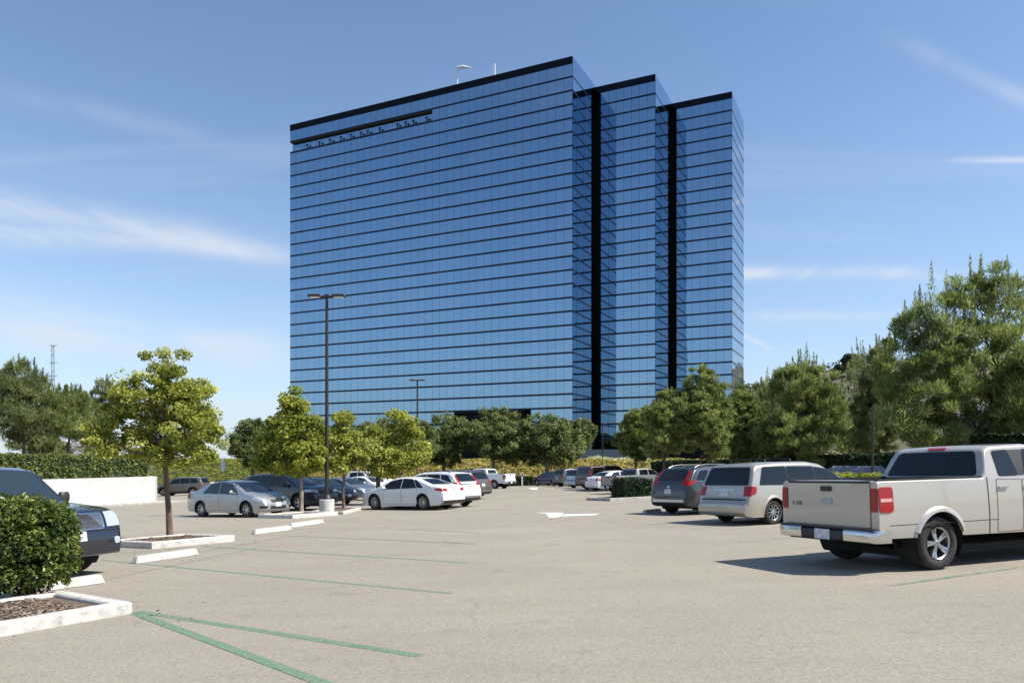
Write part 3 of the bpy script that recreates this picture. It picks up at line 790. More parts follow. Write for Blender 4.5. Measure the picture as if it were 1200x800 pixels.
_wheel = {}
def make_wheel(r, wd, style, parent, loc, side):
    """a tyre with its rim as sub-part; side +1 left, -1 right"""
    key = (r, wd, style)
    if key not in _wheel:
        rr_ = r * (.64 if 'suv' not in style else .6); h = wd / 2
        bm = bmesh.new()
        add_lathe(bm, [(rr_, -h * .7), (rr_ + .02, -h * .95), (r * .86, -h), (r * .96, -h * .86), (r, -h * .6), (r, 0), (r, h * .6), (r * .96, h * .86), (r * .86, h), (rr_ + .02, h * .95), (rr_, h * .7), (rr_, -h * .7)], 40, 'Y')
        t = bpy.data.meshes.new('tyre'); bmesh.ops.recalc_face_normals(bm, faces=bm.faces); bm.to_mesh(t); bm.free(); t.materials.append(M['rubber'])
        t.polygons.foreach_set('use_smooth', [True] * len(t.polygons))
        bm = bmesh.new()
        # barrel, lip, dish, hub
        add_lathe(bm, [(rr_ * 1.0, h * .96), (rr_ * 1.01, h * .8), (rr_ * .93, h * .72), (rr_ * .9, -h * .6)], 40, 'Y')
        add_lathe(bm, [(rr_ * .9, -h * .1), (.01, -h * .1)], 24, 'Y', mi=1)
        add_lathe(bm, [(.01, h * .74), (rr_ * .17, h * .72), (rr_ * .22, h * .6), (rr_ * .22, 0)], 20, 'Y')
        ns = {'five': 5, 'five_suv': 5, 'seven': 7, 'ten': 10, 'six_suv': 6, 'dark_ten': 10}[style.split('/')[0]]
        for k in range(ns):
            for dl in ((-.09, .09) if style.startswith(('five', 'six')) else (0,)):
                a = 2 * math.pi * k / ns + dl * 1.5; d = Vector((math.cos(a), 0, math.sin(a))); tt = Vector((-math.sin(a), 0, math.cos(a)))
                w0, w1 = (rr_ * .085, rr_ * .075) if style.startswith(('five', 'six')) else (rr_ * .13, rr_ * .10)
                if ns == 10: w0, w1 = rr_ * .06, rr_ * .06
                vs = []
                for rad, ww, yy in ((rr_ * .12, w0, h * .70), (rr_ * .6, w1, h * .66), (rr_ * .96, w1 * 1.15, h * .78)):
                    for sgn in (-1, 1): vs.append((d * rad + tt * ww * sgn, yy))
                top = [bm.verts.new(p + Vector((0, y, 0))) for p, y in vs]; bot = [bm.verts.new(p + Vector((0, y - .04, 0))) for p, y in vs]
                for i in (0, 2):
                    bm.faces.new((top[i], top[i + 1], top[i + 3], top[i + 2]))
                    bm.faces.new((top[i], top[i + 2], bot[i + 2], bot[i])); bm.faces.new((top[i + 1], top[i + 3], bot[i + 3], bot[i + 1]))
        q = bpy.data.meshes.new('rim'); bmesh.ops.recalc_face_normals(bm, faces=bm.faces); bm.to_mesh(q); bm.free()
        q.materials.append(M['alloy_dark'] if style.startswith('dark') else M['alloy']); q.materials.append(M['well'])
        for p in q.polygons: p.use_smooth = len(p.vertices) == 4 and False
        _wheel[key] = (t, q)
    t, q = _wheel[key]
    o = link('wheel', t, parent, loc, (0, 0, 0 if side > 0 else math.pi)); link('rim', q, o)
    return o

def finish_car(c, name, label, cat, group, opts):
    sp = c.sp; x0 = c.x0; W = c.W
    root = empty(name); tag(root, label, cat, group)
    far = opts.get('far', False)
    # lower cladding colour split by material on body faces
    body = c.bm
    clz = sp.get('clad', 0)
    if clz:
        for f in body.faces:
            if f.calc_center_median().z < clz: f.material_index = 1
    bo = obj('body', body, [c.p, M['blackplastic']], root, smooth=True)
    # doors and seams
    Z = lambda x: c.belt(x)
    if not far:
        for (x_a, x_b, z_a) in sp['doors']:
            for ax in 'LR':
                pl = rnd_poly([(x_a, z_a), (x_b, z_a), (x_b, Z(x_b) - .012), (x_a, Z(x_a) - .012)], .03)
                bm = bmesh.new(); c.patch(bm, [(a + (.008 if a > (x_a + x_b) / 2 else -.009), b + (.009 if b > .6 else -.009)) for a, b in pl], ax, .0015, .07, thick=False)
                sm_ = obj('door', bm, c.p, root, smooth=True); sm_.data.materials[0] = M['seam']
                # the outer skin shares the part
                bm = bmesh.new(); bm.from_mesh(sm_.data)
                for f in bm.faces: f.material_index = 0
                fs = c.patch(bm, pl, ax, .004, .07, thick=False)
                for f in fs: f.material_index = 1
                bm.to_mesh(sm_.data); bm.free(); sm_.data.materials.append(c.p)
                sm_.data.polygons.foreach_set('use_smooth', [True] * len(sm_.data.polygons)); sm_.data.set_sharp_from_angle(angle=R(35))
                # handle
                hx = x_a + .12; hz = Z(hx) - .13
                bm = bmesh.new(); sy = 1 if ax == 'L' else -1; y = c.half(hx, hz) * sy
                add_box(bm, (hx - x0, y + sy * .028, hz), (.2, .022, .035)); add_box(bm, (hx - .08 - x0, y + sy * .01, hz), (.03, .03, .028)); add_box(bm, (hx + .08 - x0, y + sy * .01, hz), (.03, .03, .028))
                bmesh.ops.bevel(bm, geom=list(bm.edges), offset=.005, segments=1, affect='EDGES')
                obj('handle', bm, M[sp.get('handle', 'blackplastic')] if sp.get('handle') else c.p, sm_)
    # glass
    for poly in sp['swin']:
        for ax in 'LR':
            pl = rnd_poly(poly, .05)
            cen = (sum(p[0] for p in pl) / len(pl), sum(p[1] for p in pl) / len(pl))
            if not far:
                big = [(cen[0] + (a - cen[0]) * 1.0 + math.copysign(.016, a - cen[0]), cen[1] + (b - cen[1]) + math.copysign(.014, b - cen[1])) for a, b in pl]
                f = c.part('window_frame', [(big, ax)], M[sp.get('trim', 'blackplastic')], root, .004)
                g = c.part('window', [(pl, ax)], M[sp.get('sglass', 'glass')], root, .008)
            else: c.part('window', [(pl, ax)], M[sp.get('sglass', 'glass')], root, .005, .12)
    for ax, nm in (('F', 'windscreen'), ('B', 'rear_window')):
        q = sp.get('win' + ax)
        if q:
            y0_, z0_, y1_, z1_ = q
            pl = rnd_poly([(-y0_, z0_), (y0_, z0_), (y1_, z1_), (-y1_, z1_)], .07)
            if not far:
                big = [(a + math.copysign(.018, a), b + (.014 if b > (z0_ + z1_) / 2 else -.014)) for a, b in pl]
                c.part('window_surround', [(big, ax)], M['blackplastic'], root, .003)
            c.part(nm, [(pl, ax)], M['glass2' if ax == 'F' else 'glass'], root, .008, .06 if not far else .1)
    # lights
    for nm, patches, mm, offp in sp.get('lights', []):
        for sgn in (1, -1):
            ps = []
            for poly, ax in patches:
                if ax in 'FB': ps.append((poly if sgn > 0 else mir(poly), ax))
                else: ps.append((poly, 'L' if sgn > 0 else 'R'))
            for p_ in ps: c.part(nm, [p_], M[mm], root, offp, .035 if not far else .09)
    for nm, patches, mm, offp in sp.get('trims', []):
        if far and nm in ('badge', 'seam_line'): continue
        for p_ in patches: c.part(nm, [p_], M[mm] if mm != 'paint' else c.p, root, offp, .05 if not far else .1)
    # plates
    for ax, z in sp.get('plates', []):
        c.part('number_plate', [(rr(-.155, z - .08, .155, z + .08, .01), ax)], M['plate'], root, .016)
    # wheel wells, arch lips, wheels
    for xc in (-c.wb / 2, c.wb / 2):
        for sy in (1, -1):
            bm = bmesh.new(); R_ = c.R_; y1 = W / 2 * .965; y0_ = W / 2 - .38
            add_lathe(bm, [(R_ + .001, y1 * sy), (R_ + .001, y0_ * sy), (.01, y0_ * sy)], 32, 'Y', c=(xc, 0, c.r))
            for v in list(bm.verts):
                if v.co.z < .16: v.co.z = .16
                yy = c.half(v.co.x + x0, max(.2, v.co.z)) - .008
                if abs(v.co.y) > yy: v.co.y = yy * sy
            obj('wheel_well', bm, M['well'], root)
            # lip
            bm = bmesh.new(); pts = []
            fl = sp.get('flare', .012)
            for k in range(0, 25):
                a = R(-14) + (math.pi + R(28)) * k / 24; x, z = xc + (R_ + .0) * math.cos(a), c.r + R_ * math.sin(a)
                if z < c.B(x + x0) + .02: continue
                pts.append((x, z, a))
            inner, mid_, outer = [], [], []
            wl = .05 + fl
            for x, z, a in pts:
                y = c.half(x + x0, z)
                inner.append(bm.verts.new((x, (y - .02) * sy, z))); mid_.append(bm.verts.new((x, (y + fl) * sy, z)))
                xo, zo = xc + (R_ + wl) * math.cos(a), c.r + (R_ + wl) * math.sin(a); yo = c.half(xo + x0, max(zo, c.B(xo + x0)))
                outer.append((bm.verts.new((xc + (R_ + wl * .55) * math.cos(a), (y + fl * .9) * sy, c.r + (R_ + wl * .55) * math.sin(a))), bm.verts.new((xo, (yo - .002) * sy, zo))))
            for k in range(len(pts) - 1):
                bm.faces.new((inner[k], inner[k + 1], mid_[k + 1], mid_[k])); bm.faces.new((mid_[k], mid_[k + 1], outer[k + 1][0], outer[k][0])); bm.faces.new((outer[k][0], outer[k + 1][0], outer[k + 1][1], outer[k][1]))
            obj('wheel_arch', bm, c.p if not clz else M['blackplastic'], root, smooth=True)
            tw = sp.get('tw', .215)
            make_wheel(c.r, tw, sp.get('wheel', 'five'), root, (xc, (W / 2 - tw / 2 - .035) * sy, c.r), sy)
    # mirrors
    mxp, mz = sp['mirror']
    for sy in (1, -1):
        bm = bmesh.new(); y = c.half(mxp, mz)
        ms = sp.get('msize', (.1, .2, .14))
        bmesh.ops.create_uvsphere(bm, u_segments=14, v_segments=9, radius=.5, matrix=Matrix.Translation((mxp - x0 - .03, (y + .07 + ms[1] / 2) * sy, mz + .06)) @ Matrix.Diagonal((*ms, 1)))
        for v in bm.verts:
            dz_ = v.co.z - (mz + .06); v.co.z = mz + .06 + math.copysign(min(abs(dz_) * 1.25, ms[2] * .42), dz_)
            if v.co.x < mxp - x0 - .05: v.co.x = mxp - x0 - .05
        add_box(bm, (mxp - x0, (y + .05) * sy, mz + .02), (.06, .14, .035))
        obj('wing_mirror', bm, M['blackplastic'] if sp.get('mirrorblack') else c.p, root, smooth=True)
    # underbody
    bm = bmesh.new(); add_box(bm, (0, 0, .26), (c.wb + .9, W * .7, .12)); add_tube(bm, [(-c.wb / 2, -W * .36, c.r), (-c.wb / 2, W * .36, c.r)], .05, 8)
    obj('underbody', bm, M['well'], root)
    for fn in opts.get('extra', []): fn(c, root)
    return root

SED = dict(dim=(4.57, 1.79, 1.51, 2.685, .98, .315), plan=(.95, .24, .7, .14), tum=.74, wheel='seven', zw=.6, k=.09, rad=.12,
    T=[(0, .62), (.02, .86), (.07, 1.03), (.2, 1.07), (.62, 1.1), (1.32, 1.41), (1.75, 1.49), (2.15, 1.51), (2.6, 1.47), (2.9, 1.38), (3.66, .99), (4.15, .88), (4.4, .78), (4.52, .66), (4.57, .5)],
    B=[(0, .46), (.04, .3), (.3, .22), (.7, .19), (3.9, .18), (4.4, .2), (4.53, .24), (4.57, .36)], belt=[(0, .97), (.8, 1.0), (3.4, .93), (4.57, .8)],
    doors=[(2.12, 3.18, .28), (1.28, 2.08, .28)],
    swin=[[(2.12, .965), (3.25, .945), (2.78, 1.33), (2.12, 1.42)], [(1.12, .99), (2.04, .97), (2.04, 1.42), (1.5, 1.36)]],
    winF=(.74, 1.03, .55, 1.42), winB=(.68, 1.12, .52, 1.38), sglass='glass2',
    lights=[('headlight', [([(.46, .66), (.80, .67), (.84, .84), (.50, .76)], 'F'), ([(4.0, .72), (4.38, .64), (4.34, .76), (4.05, .84)], 'L')], 'clearlens', .006),
            ('tail_light', [([(.5, .75), (.86, .78), (.84, .98), (.55, .96)], 'B'), ([(.02, .78), (.22, .8), (.2, .95), (.05, .96)], 'L')], 'redlens', .006)],
    trims=[('grille', [(rr(-.33, .58, .33, .70, .03), 'F')], 'blackplastic', .005), ('lower_grille', [(rr(-.42, .33, .42, .45, .04), 'F')], 'blackplastic', .005),
           ('badge', [(rr(-.05, .60, .05, .69, .03), 'F')], 'chrome', .014), ('fog_recess', [(rr(.56, .36, .78, .46, .03), 'F'), (rr(-.78, .36, -.56, .46, .03), 'F')], 'blackplastic', .005),
           ('seam_line', [([(3.55, .985), (3.56, .985), (4.3, .82), (4.29, .81)], 'L')], 'seam', .003)],
    plates=[('F', .50), ('B', .85)], mirror=(3.05, .97))
FUS = dict(dim=(4.87, 1.85, 1.48, 2.85, 1.07, .34), plan=(1.0, .24, .8, .16), tum=.70, wheel='ten', zw=.6, k=.1, rad=.13,
    T=[(0, .62), (.03, .92), (.09, 1.06), (.25, 1.1), (.6, 1.12), (1.4, 1.38), (1.9, 1.45), (2.4, 1.48), (2.8, 1.44), (3.1, 1.33), (3.9, .98), (4.45, .87), (4.72, .76), (4.84, .62), (4.87, .5)],
    B=[(0, .44), (.04, .3), (.3, .22), (.7, .18), (4.2, .17), (4.7, .2), (4.84, .24), (4.87, .36)], belt=[(0, 1.0), (1.0, 1.0), (3.6, .92), (4.87, .8)],
    doors=[(2.3, 3.35, .28), (1.4, 2.26, .28)],
    swin=[[(2.36, .96), (3.5, .94), (3.0, 1.28), (2.36, 1.39)], [(1.42, .985), (2.28, .965), (2.28, 1.39), (1.75, 1.36)], [(1.02, 1.0), (1.36, .99), (1.66, 1.34), (1.5, 1.32)]],
    winF=(.76, 1.02, .53, 1.37), winB=(.66, 1.14, .5, 1.36), sglass='glass',
    lights=[('headlight', [([(.45, .66), (.82, .68), (.86, .8), (.5, .74)], 'F')], 'clearlens', .006),
            ('tail_light', [([(.45, .82), (.86, .84), (.84, .96), (.5, .94)], 'B'), ([(.03, .82), (.42, .88), (.36, .95), (.05, .97)], 'L')], 'redlens', .007)],
    trims=[('rear_valance', [(rr(-.8, .26, .8, .42, .05), 'B')], 'blackplastic', .006), ('badge', [(rr(-.05, .88, .05, .95, .03), 'B')], 'chrome', .012),
           ('grille', [(rr(-.4, .5, .4, .66, .04), 'F')], 'blackplastic', .005)],
    plates=[('B', .80)], mirror=(3.25, .96))
CRV = dict(dim=(4.6, 1.86, 1.68, 2.66, .98, .355), plan=(.8, .2, .6, .13), tum=.76, wheel='five', zw=.7, k=.07, rad=.12, clad=.40, arch=.06,
    T=[(0, .62), (.03, .86), (.1, 1.1), (.2, 1.22), (.52, 1.58), (.7, 1.63), (1.3, 1.68), (2.3, 1.67), (2.7, 1.59), (3.5, 1.13), (4.15, 1.03), (4.42, .92), (4.56, .74), (4.6, .55)],
    B=[(0, .45), (.05, .34), (.3, .27), (4.3, .24), (4.55, .3), (4.6, .42)], belt=[(0, 1.13), (1.0, 1.13), (3.4, 1.05), (4.6, .95)],
    doors=[(2.0, 3.0, .38), (1.12, 1.96, .38)],
    swin=[[(2.04, 1.1), (3.1, 1.08), (2.62, 1.48), (2.04, 1.54)], [(1.1, 1.13), (1.98, 1.1), (1.98, 1.54), (1.25, 1.54)], [(.45, 1.17), (1.03, 1.13), (1.16, 1.53), (.75, 1.5)]],
    winF=(.78, 1.16, .58, 1.56), winB=(.66, 1.2, .56, 1.55), trim='chrome', sglass='glass',
    lights=[('tail_light', [([(.52, 1.02), (.88, 1.0), (.84, 1.16), (.6, 1.14)], 'B'), ([(.66, 1.14), (.82, 1.14), (.72, 1.5), (.62, 1.5)], 'B'), ([(.06, 1.0), (.5, 1.1), (.4, 1.17), (.12, 1.16)], 'L')], 'redlens', .008),
            ('headlight', [([(.5, .82), (.84, .84), (.86, .96), (.55, .92)], 'F')], 'clearlens', .006)],
    trims=[('chrome_strip', [(rr(-.52, 1.06, .52, 1.10, .01), 'B')], 'alloy_dark', .008), ('bumper_trim', [(rr(-.74, .44, .74, .53, .03), 'B')], 'alloy', .007), ('rear_bumper', [(rr(-.86, .30, .86, .43, .03), 'B')], 'blackplastic', .005),
           ('badge', [(rr(-.06, .92, .06, 1.0, .03), 'B')], 'chrome', .012), ('grille', [(rr(-.45, .7, .45, .88, .04), 'F')], 'blackplastic', .005)],
    plates=[('B', .80), ('F', .55)], mirror=(2.98, 1.1))
VAN = dict(dim=(5.09, 1.99, 1.74, 3.03, 1.05, .335), plan=(1.1, .22, .5, .1), tum=.80, wheel='ten', zw=.62, k=.06, rad=.13, arch=.065, flare=.018,
    T=[(0, .5), (.02, .62), (.12, .68), (.16, .95), (.2, 1.1), (.42, 1.60), (.55, 1.68), (1.4, 1.73), (2.6, 1.73), (3.1, 1.66), (3.5, 1.48), (4.2, 1.12), (4.75, .96), (5.0, .8), (5.08, .62), (5.09, .5)],
    B=[(0, .36), (.04, .26), (.3, .22), (4.8, .2), (5.04, .24), (5.09, .36)], belt=[(0, 1.08), (2, 1.07), (4.1, 1.02), (5.09, .85)],
    doors=[(2.78, 3.85, .28), (1.62, 2.74, .28)],
    swin=[[(2.8, 1.07), (4.05, 1.05), (3.42, 1.47), (2.8, 1.55)], [(1.68, 1.08), (2.76, 1.07), (2.76, 1.56), (1.68, 1.58)], [(.52, 1.1), (1.64, 1.08), (1.64, 1.58), (.75, 1.57)]],
    winF=(.82, 1.16, .62, 1.62), winB=(.84, 1.1, .72, 1.57), trim='blackplastic', sglass='glass',
    lights=[('tail_light', [([(.74, .80), (.96, .80), (.97, 1.06), (.72, 1.06)], 'B'), ([(.1, .80), (.34, .86), (.40, 1.0), (.34, 1.06), (.14, 1.07)], 'L')], 'redlens', .012),
            ('headlight', [([(.5, .66), (.88, .7), (.9, .84), (.55, .8)], 'F')], 'clearlens', .006)],
    trims=[('tailgate_handle', [(rr(-.4, .95, .4, .985, .01), 'B')], 'chrome', .02), ('bumper_gap', [(rr(-.84, .685, .84, .72, .01), 'B')], 'seam', .004),
           ('seam_line', [(rr(-.72, .74, .72, .748, .002), 'B')], 'seam', .003), ('body_moulding', [(rr(1.62, .5, 3.85, .56, .02), 'R'), (rr(1.62, .5, 3.85, .56, .02), 'L')], 'paint', .018)],
    plates=[('B', .86)], mirror=(3.8, 1.06), msize=(.12, .22, .17))
BIG = dict(dim=(5.13, 2.0, 1.93, 2.95, 1.15, .4), plan=(.55, .13, .4, .08), tum=.82, wheel='six_suv', zw=.75, k=.06, rad=.11, arch=.06, flare=.02,
    T=[(0, .7), (.03, 1.2), (.08, 1.2), (.2, 1.82), (.4, 1.88), (1.5, 1.92), (2.9, 1.91), (3.2, 1.84), (3.85, 1.27), (4.75, 1.17), (5.0, 1.1), (5.08, .92), (5.12, .7), (5.13, .6)],
    B=[(0, .48), (.05, .38), (.3, .32), (4.7, .3), (5.1, .36), (5.13, .48)], belt=[(0, 1.2), (3.6, 1.18), (5.13, 1.05)],
    doors=[(2.55, 3.6, .45), (1.55, 2.51, .45)],
    swin=[[(2.6, 1.24), (3.6, 1.22), (3.15, 1.72), (2.6, 1.76)], [(1.6, 1.24), (2.54, 1.24), (2.54, 1.76), (1.6, 1.77)], [(.4, 1.25), (1.5, 1.24), (1.5, 1.77), (.55, 1.75)]],
    winF=(.83, 1.3, .68, 1.80), winB=(.75, 1.25, .68, 1.75), sglass='glass', msize=(.14, .24, .24), mirror=(3.55, 1.27), mirrorblack=True, tw=.27,
    lights=[('headlight', [([(.60, .83), (.93, .84), (.93, 1.10), (.60, 1.08)], 'F'), ([(4.86, .86), (5.02, .86), (5.0, 1.07), (4.84, 1.08)], 'L')], 'clearlens', .012),
            ('fog_light', [(rnd_poly([(.72, .53), (.84, .53), (.84, .65), (.72, .65)], .06), 'F')], 'clearlens', .012), ('tail_light', [(rr(.8, .9, .95, 1.3, .03), 'B')], 'redlens', .01)],
    trims=[('grille', [(rr(-.55, .80, .55, 1.08, .05), 'F')], 'chrome', .010), ('air_intake', [(rr(-.6, .50, .6, .62, .04), 'F')], 'blackplastic', .006), ('bumper_gap', [(rr(-.93, .765, .93, .785, .005), 'F')], 'seam', .003)],
    plates=[('F', .70)])
MID = dict(BIG); MID.update(dim=(4.85, 1.93, 1.78, 2.85, 1.05, .38), plan=(.8, .2, .5, .1),
    T=[(0, .65), (.03, 1.0), (.12, 1.15), (.4, 1.66), (.6, 1.72), (1.4, 1.78), (2.6, 1.77), (2.95, 1.68), (3.7, 1.2), (4.4, 1.1), (4.7, 1.0), (4.81, .8), (4.85, .6)], belt=[(0, 1.15), (3.5, 1.1), (4.85, .95)],
    B=[(0, .45), (.05, .34), (.3, .28), (4.5, .26), (4.81, .32), (4.85, .42)],
    doors=[(2.3, 3.3, .38), (1.35, 2.26, .38)],
    swin=[[(2.33, 1.15), (3.35, 1.13), (2.9, 1.58), (2.33, 1.63)], [(1.38, 1.17), (2.28, 1.15), (2.28, 1.63), (1.4, 1.64)], [(.5, 1.2), (1.32, 1.17), (1.32, 1.64), (.7, 1.6)]],
    winF=(.8, 1.23, .63, 1.66), winB=(.72, 1.2, .62, 1.62), clad=.42, mirror=(3.22, 1.15), mirrorblack=True, wheel='five_suv', msize=(.12, .2, .18),
    lights=[('headlight', [([(.5, .85), (.9, .87), (.88, 1.0), (.55, .95)], 'F'), ([(4.3, .9), (4.66, .86), (4.62, .96), (4.35, 1.0)], 'L')], 'clearlens', .008), ('tail_light', [(rr(.6, .95, .9, 1.12, .03), 'B')], 'redlens', .01)],
    trims=[('grille', [(rr(-.48, .74, .48, .95, .06), 'F')], 'blackplastic', .008), ('badge', [(rr(-.07, .82, .07, .92, .04), 'F')], 'chrome', .016), ('lower_grille', [(rr(-.6, .42, .6, .58, .05), 'F')], 'blackplastic', .006)],
    plates=[('F', .62), ('B', .85)])
def pickup_spec(crew=False):
    d = dict(dim=(5.82, 2.0, 1.90, 3.66, 1.20, .402), plan=(.55, .12, .1, .0), tum=.80, wheel='five_suv', zw=.8, k=.022, rad=.075, arch=.075, flare=.035, sh=.02, bedx=2.16, bed=(.10, 2.12), tw=.27,
    T=[(0, 1.345), (.012, 1.362), (.03, 1.372), (2.14, 1.372), (2.17, 1.40), (2.3, 1.72), (2.36, 1.82), (2.5, 1.875), (3.3, 1.90), (3.6, 1.86), (3.78, 1.76), (4.35, 1.30), (4.5, 1.25), (5.5, 1.14), (5.7, 1.06), (5.79, .8), (5.82, .6)],
    B=[(0, .66), (.02, .655), (.08, .56), (.2, .52), (5.5, .46), (5.75, .4), (5.82, .48)], belt=[(0, 1.30), (2.15, 1.30), (2.2, 1.34), (4.2, 1.30), (5.82, 1.1)],
    xs=[.012, .03, .06, .26, 2.12, 2.14, 2.17],
    doors=[(3.0, 4.12, .52), (2.42, 2.97, .52)],
    swin=[[(3.08, 1.38), (4.16, 1.36), (3.66, 1.76), (3.2, 1.79)], [(2.5, 1.385), (2.92, 1.385), (2.84, 1.78), (2.5, 1.76)]],
    winF=(.85, 1.37, .66, 1.80), winB=(.84, 1.40, .69, 1.765), sglass='glass',
    lights=[('tail_light', [(rnd_poly([(.865, .91), (.975, .91), (.975, 1.25), (.865, 1.25)], .01), 'B'), (rnd_poly([(.0, .90), (.27, .90), (.27, 1.27), (.0, 1.27)], .06), 'L')], 'redlens', .014),
            ('reverse_light', [([(.02, 1.055), (.24, 1.055), (.24, 1.105), (.02, 1.105)], 'L')], 'pinklens', .02),
            ('headlight', [(rr(.6, .8, .9, 1.05, .03), 'F')], 'clearlens', .01)],
    trims=[('tailgate_seam', [(rr(-.855, .67, .855, 1.34, .01), 'B')], 'seam', .003), ('tailgate', [(rr(-.845, .68, .845, 1.335, .02), 'B')], 'paint', .01),
           ('tailgate_cap', [(rr(-.84, 1.325, .84, 1.352, .004), 'B')], 'blackplastic', .016),
           ('tailgate_handle', [(rr(-.11, 1.2, .11, 1.28, .02), 'B')], 'blackplastic', .028),
           ('badge', [(rnd_poly([(-.12, 1.0), (.12, 1.0), (.12, 1.09), (-.12, 1.09)], .05, 5), 'B')], 'badge_blue', .02),
           ('cab_seam', [([(2.235, .5), (2.25, .5), (2.225, 1.36), (2.21, 1.36)], 'R'), ([(2.235, .5), (2.25, .5), (2.225, 1.36), (2.21, 1.36)], 'L')], 'seam', .004),
           ('window_divider', [(rr(-.275, 1.41, -.26, 1.75, .002), 'B'), (rr(.26, 1.41, .275, 1.75, .002), 'B')], 'blackplastic', .014),
           ('brake_light', [(rr(-.16, 1.805, .16, 1.835, .01), 'B')], 'redlens', .02),
           ('body_crease', [(rr(.2, .705, 4.9, .715, .002), 'R'), (rr(.2, .705, 4.9, .715, .002), 'L')], 'seam', .002),
           ('b_pillar', [([(2.93, 1.38), (3.06, 1.38), (3.17, 1.79), (2.85, 1.785)], 'R'), ([(2.93, 1.38), (3.06, 1.38), (3.17, 1.79), (2.85, 1.785)], 'L')], 'blackplastic', .006)],
    plates=[], mirror=(4.1, 1.38), msize=(.14, .24, .24), mirrorblack=True, handle='chrome')
    if crew:
        d.update(dim=(5.82, 2.0, 1.95, 3.56, 1.2, .40), bedx=1.96, bed=(.10, 1.92),
        T=[(0, 1.37), (.012, 1.385), (.03, 1.40), (1.94, 1.40), (1.97, 1.43), (2.08, 1.78), (2.14, 1.88), (2.3, 1.93), (3.3, 1.95), (3.6, 1.9), (3.85, 1.8), (4.4, 1.34), (4.6, 1.28), (5.5, 1.2), (5.7, 1.1), (5.79, .8), (5.82, .6)],
        belt=[(0, 1.32), (1.95, 1.32), (2.0, 1.36), (4.2, 1.34), (5.82, 1.1)],
        doors=[(3.2, 4.2, .52), (2.25, 3.16, .52)], swin=[[(3.24, 1.42), (4.2, 1.4), (3.75, 1.8), (3.24, 1.83)], [(2.3, 1.42), (3.16, 1.42), (3.16, 1.83), (2.36, 1.81)]], winB=(.8, 1.45, .68, 1.8), winF=(.85, 1.40, .66, 1.84))
        d['trims'] = [t for t in d['trims'] if t[0] not in ('b_pillar', 'badge', 'cab_seam', 'brake_light')]
    return d
M['badge_blue'] = mat('badge_enamel', (.30, .36, .42), .25, .6)
HAT = dict(SED); HAT.update(dim=(4.2, 1.77, 1.5, 2.6, .72, .32), T=[(0, .62), (.02, .9), (.1, 1.05), (.5, 1.4), (.7, 1.46), (1.4, 1.5), (2.2, 1.48), (2.55, 1.4), (3.3, 1.0), (3.85, .88), (4.1, .74), (4.2, .5)],
    B=[(0, .46), (.04, .3), (.3, .22), (4.0, .2), (4.16, .24), (4.2, .36)], belt=[(0, 1.0), (3.1, .95), (4.2, .8)], doors=[(1.85, 2.9, .28), (1.0, 1.8, .28)],
    swin=[[(1.9, .98), (2.95, .97), (2.5, 1.34), (1.9, 1.41)], [(.7, 1.03), (1.82, .98), (1.82, 1.41), (1.0, 1.36)]], winF=(.74, 1.03, .55, 1.42), winB=(.6, 1.1, .52, 1.38), trims=[('grille', [(rr(-.33, .58, .33, .70, .03), 'F')], 'blackplastic', .005)], mirror=(2.75, .97))
HAT['lights'] = [('headlight', [([(.46, .66), (.80, .67), (.84, .84), (.50, .76)], 'F')], 'clearlens', .006), ('tail_light', [([(.5, .8), (.86, .82), (.82, 1.0), (.6, .98)], 'B')], 'redlens', .006)]

PT = dict(
    dsilver=paint('dull_silver_paint', (.24, .235, .22), .5, .35), champagne=paint('champagne_paint', (.45, .42, .37), .25, .3, .9), gold=paint('pale_gold_paint', (.44, .405, .34), .5, .3, .9),
    silver=paint('silver_paint', (.42, .44, .46), .55, .32), white=paint('white_car_paint', (.76, .77, .77), 0, .3), navy=paint('navy_paint', (.006, .011, .026), .2, .25, 1, dust=.1),
    dkgrey=paint('dark_grey_paint', (.035, .037, .042), .3, .28, 1, dust=.1), steel=paint('steel_blue_paint', (.16, .2, .25), .4, .3), maroon=paint('maroon_paint', (.06, .02, .022), .2, .28, 1, dust=.1),
    blue=paint('blue_paint', (.02, .025, .10), .2, .28, 1, dust=.1), grey=paint('warm_grey_paint', (.12, .115, .11), .4, .32), black=paint('black_paint', (.01, .011, .013), .1, .25, 1, dust=.1))

def roof_rails(c, root):
    for sy in (1, -1):
        bm = bmesh.new(); pts = []
        xa, xb = c.L * .15, c.L * .52
        for k in range(9):
            x = xa + (xb - xa) * k / 8; h = c.bvh.ray_cast(Vector((x - c.x0, c.W / 2 * .66 * sy, 5)), Vector((0, 0, -1))); z = h[0].z if h[0] else c.H
            pts.append((x - c.x0, c.W / 2 * .66 * sy, z + (.05 if 0 < k < 8 else .0)))
        add_tube(bm, pts, .016, 6); obj('roof_rail', bm, M['alloy_dark'], root)
def cross_bars(c, root):
    for x in (1.1, 2.1):
        bm = bmesh.new(); add_tube(bm, [(x - c.x0, -c.W * .33, c.H - .03), (x - c.x0, -c.W * .31, c.H + .055), (x - c.x0, 0, c.H + .075), (x - c.x0, c.W * .31, c.H + .055), (x - c.x0, c.W * .33, c.H - .03)], .016, 6)
        obj('roof_bar', bm, M['blackplastic'], root)
def text_mesh(name, txt, size, m, parent, mw, ext=.003):
    cu = bpy.data.curves.new(name, 'FONT'); cu.body = txt; cu.size = size; cu.extrude = ext; cu.align_x = 'CENTER'; cu.align_y = 'CENTER'
    t = bpy.data.objects.new(name, cu); COL.objects.link(t)
    me = bpy.data.meshes.new_from_object(t.evaluated_get(bpy.context.evaluated_depsgraph_get())); me.materials.clear(); me.materials.append(m)
    bpy.data.objects.remove(t); bpy.data.curves.remove(cu)
    o = bpy.data.objects.new(name, me); COL.objects.link(o); o.parent = parent; o.matrix_local = mw; return o
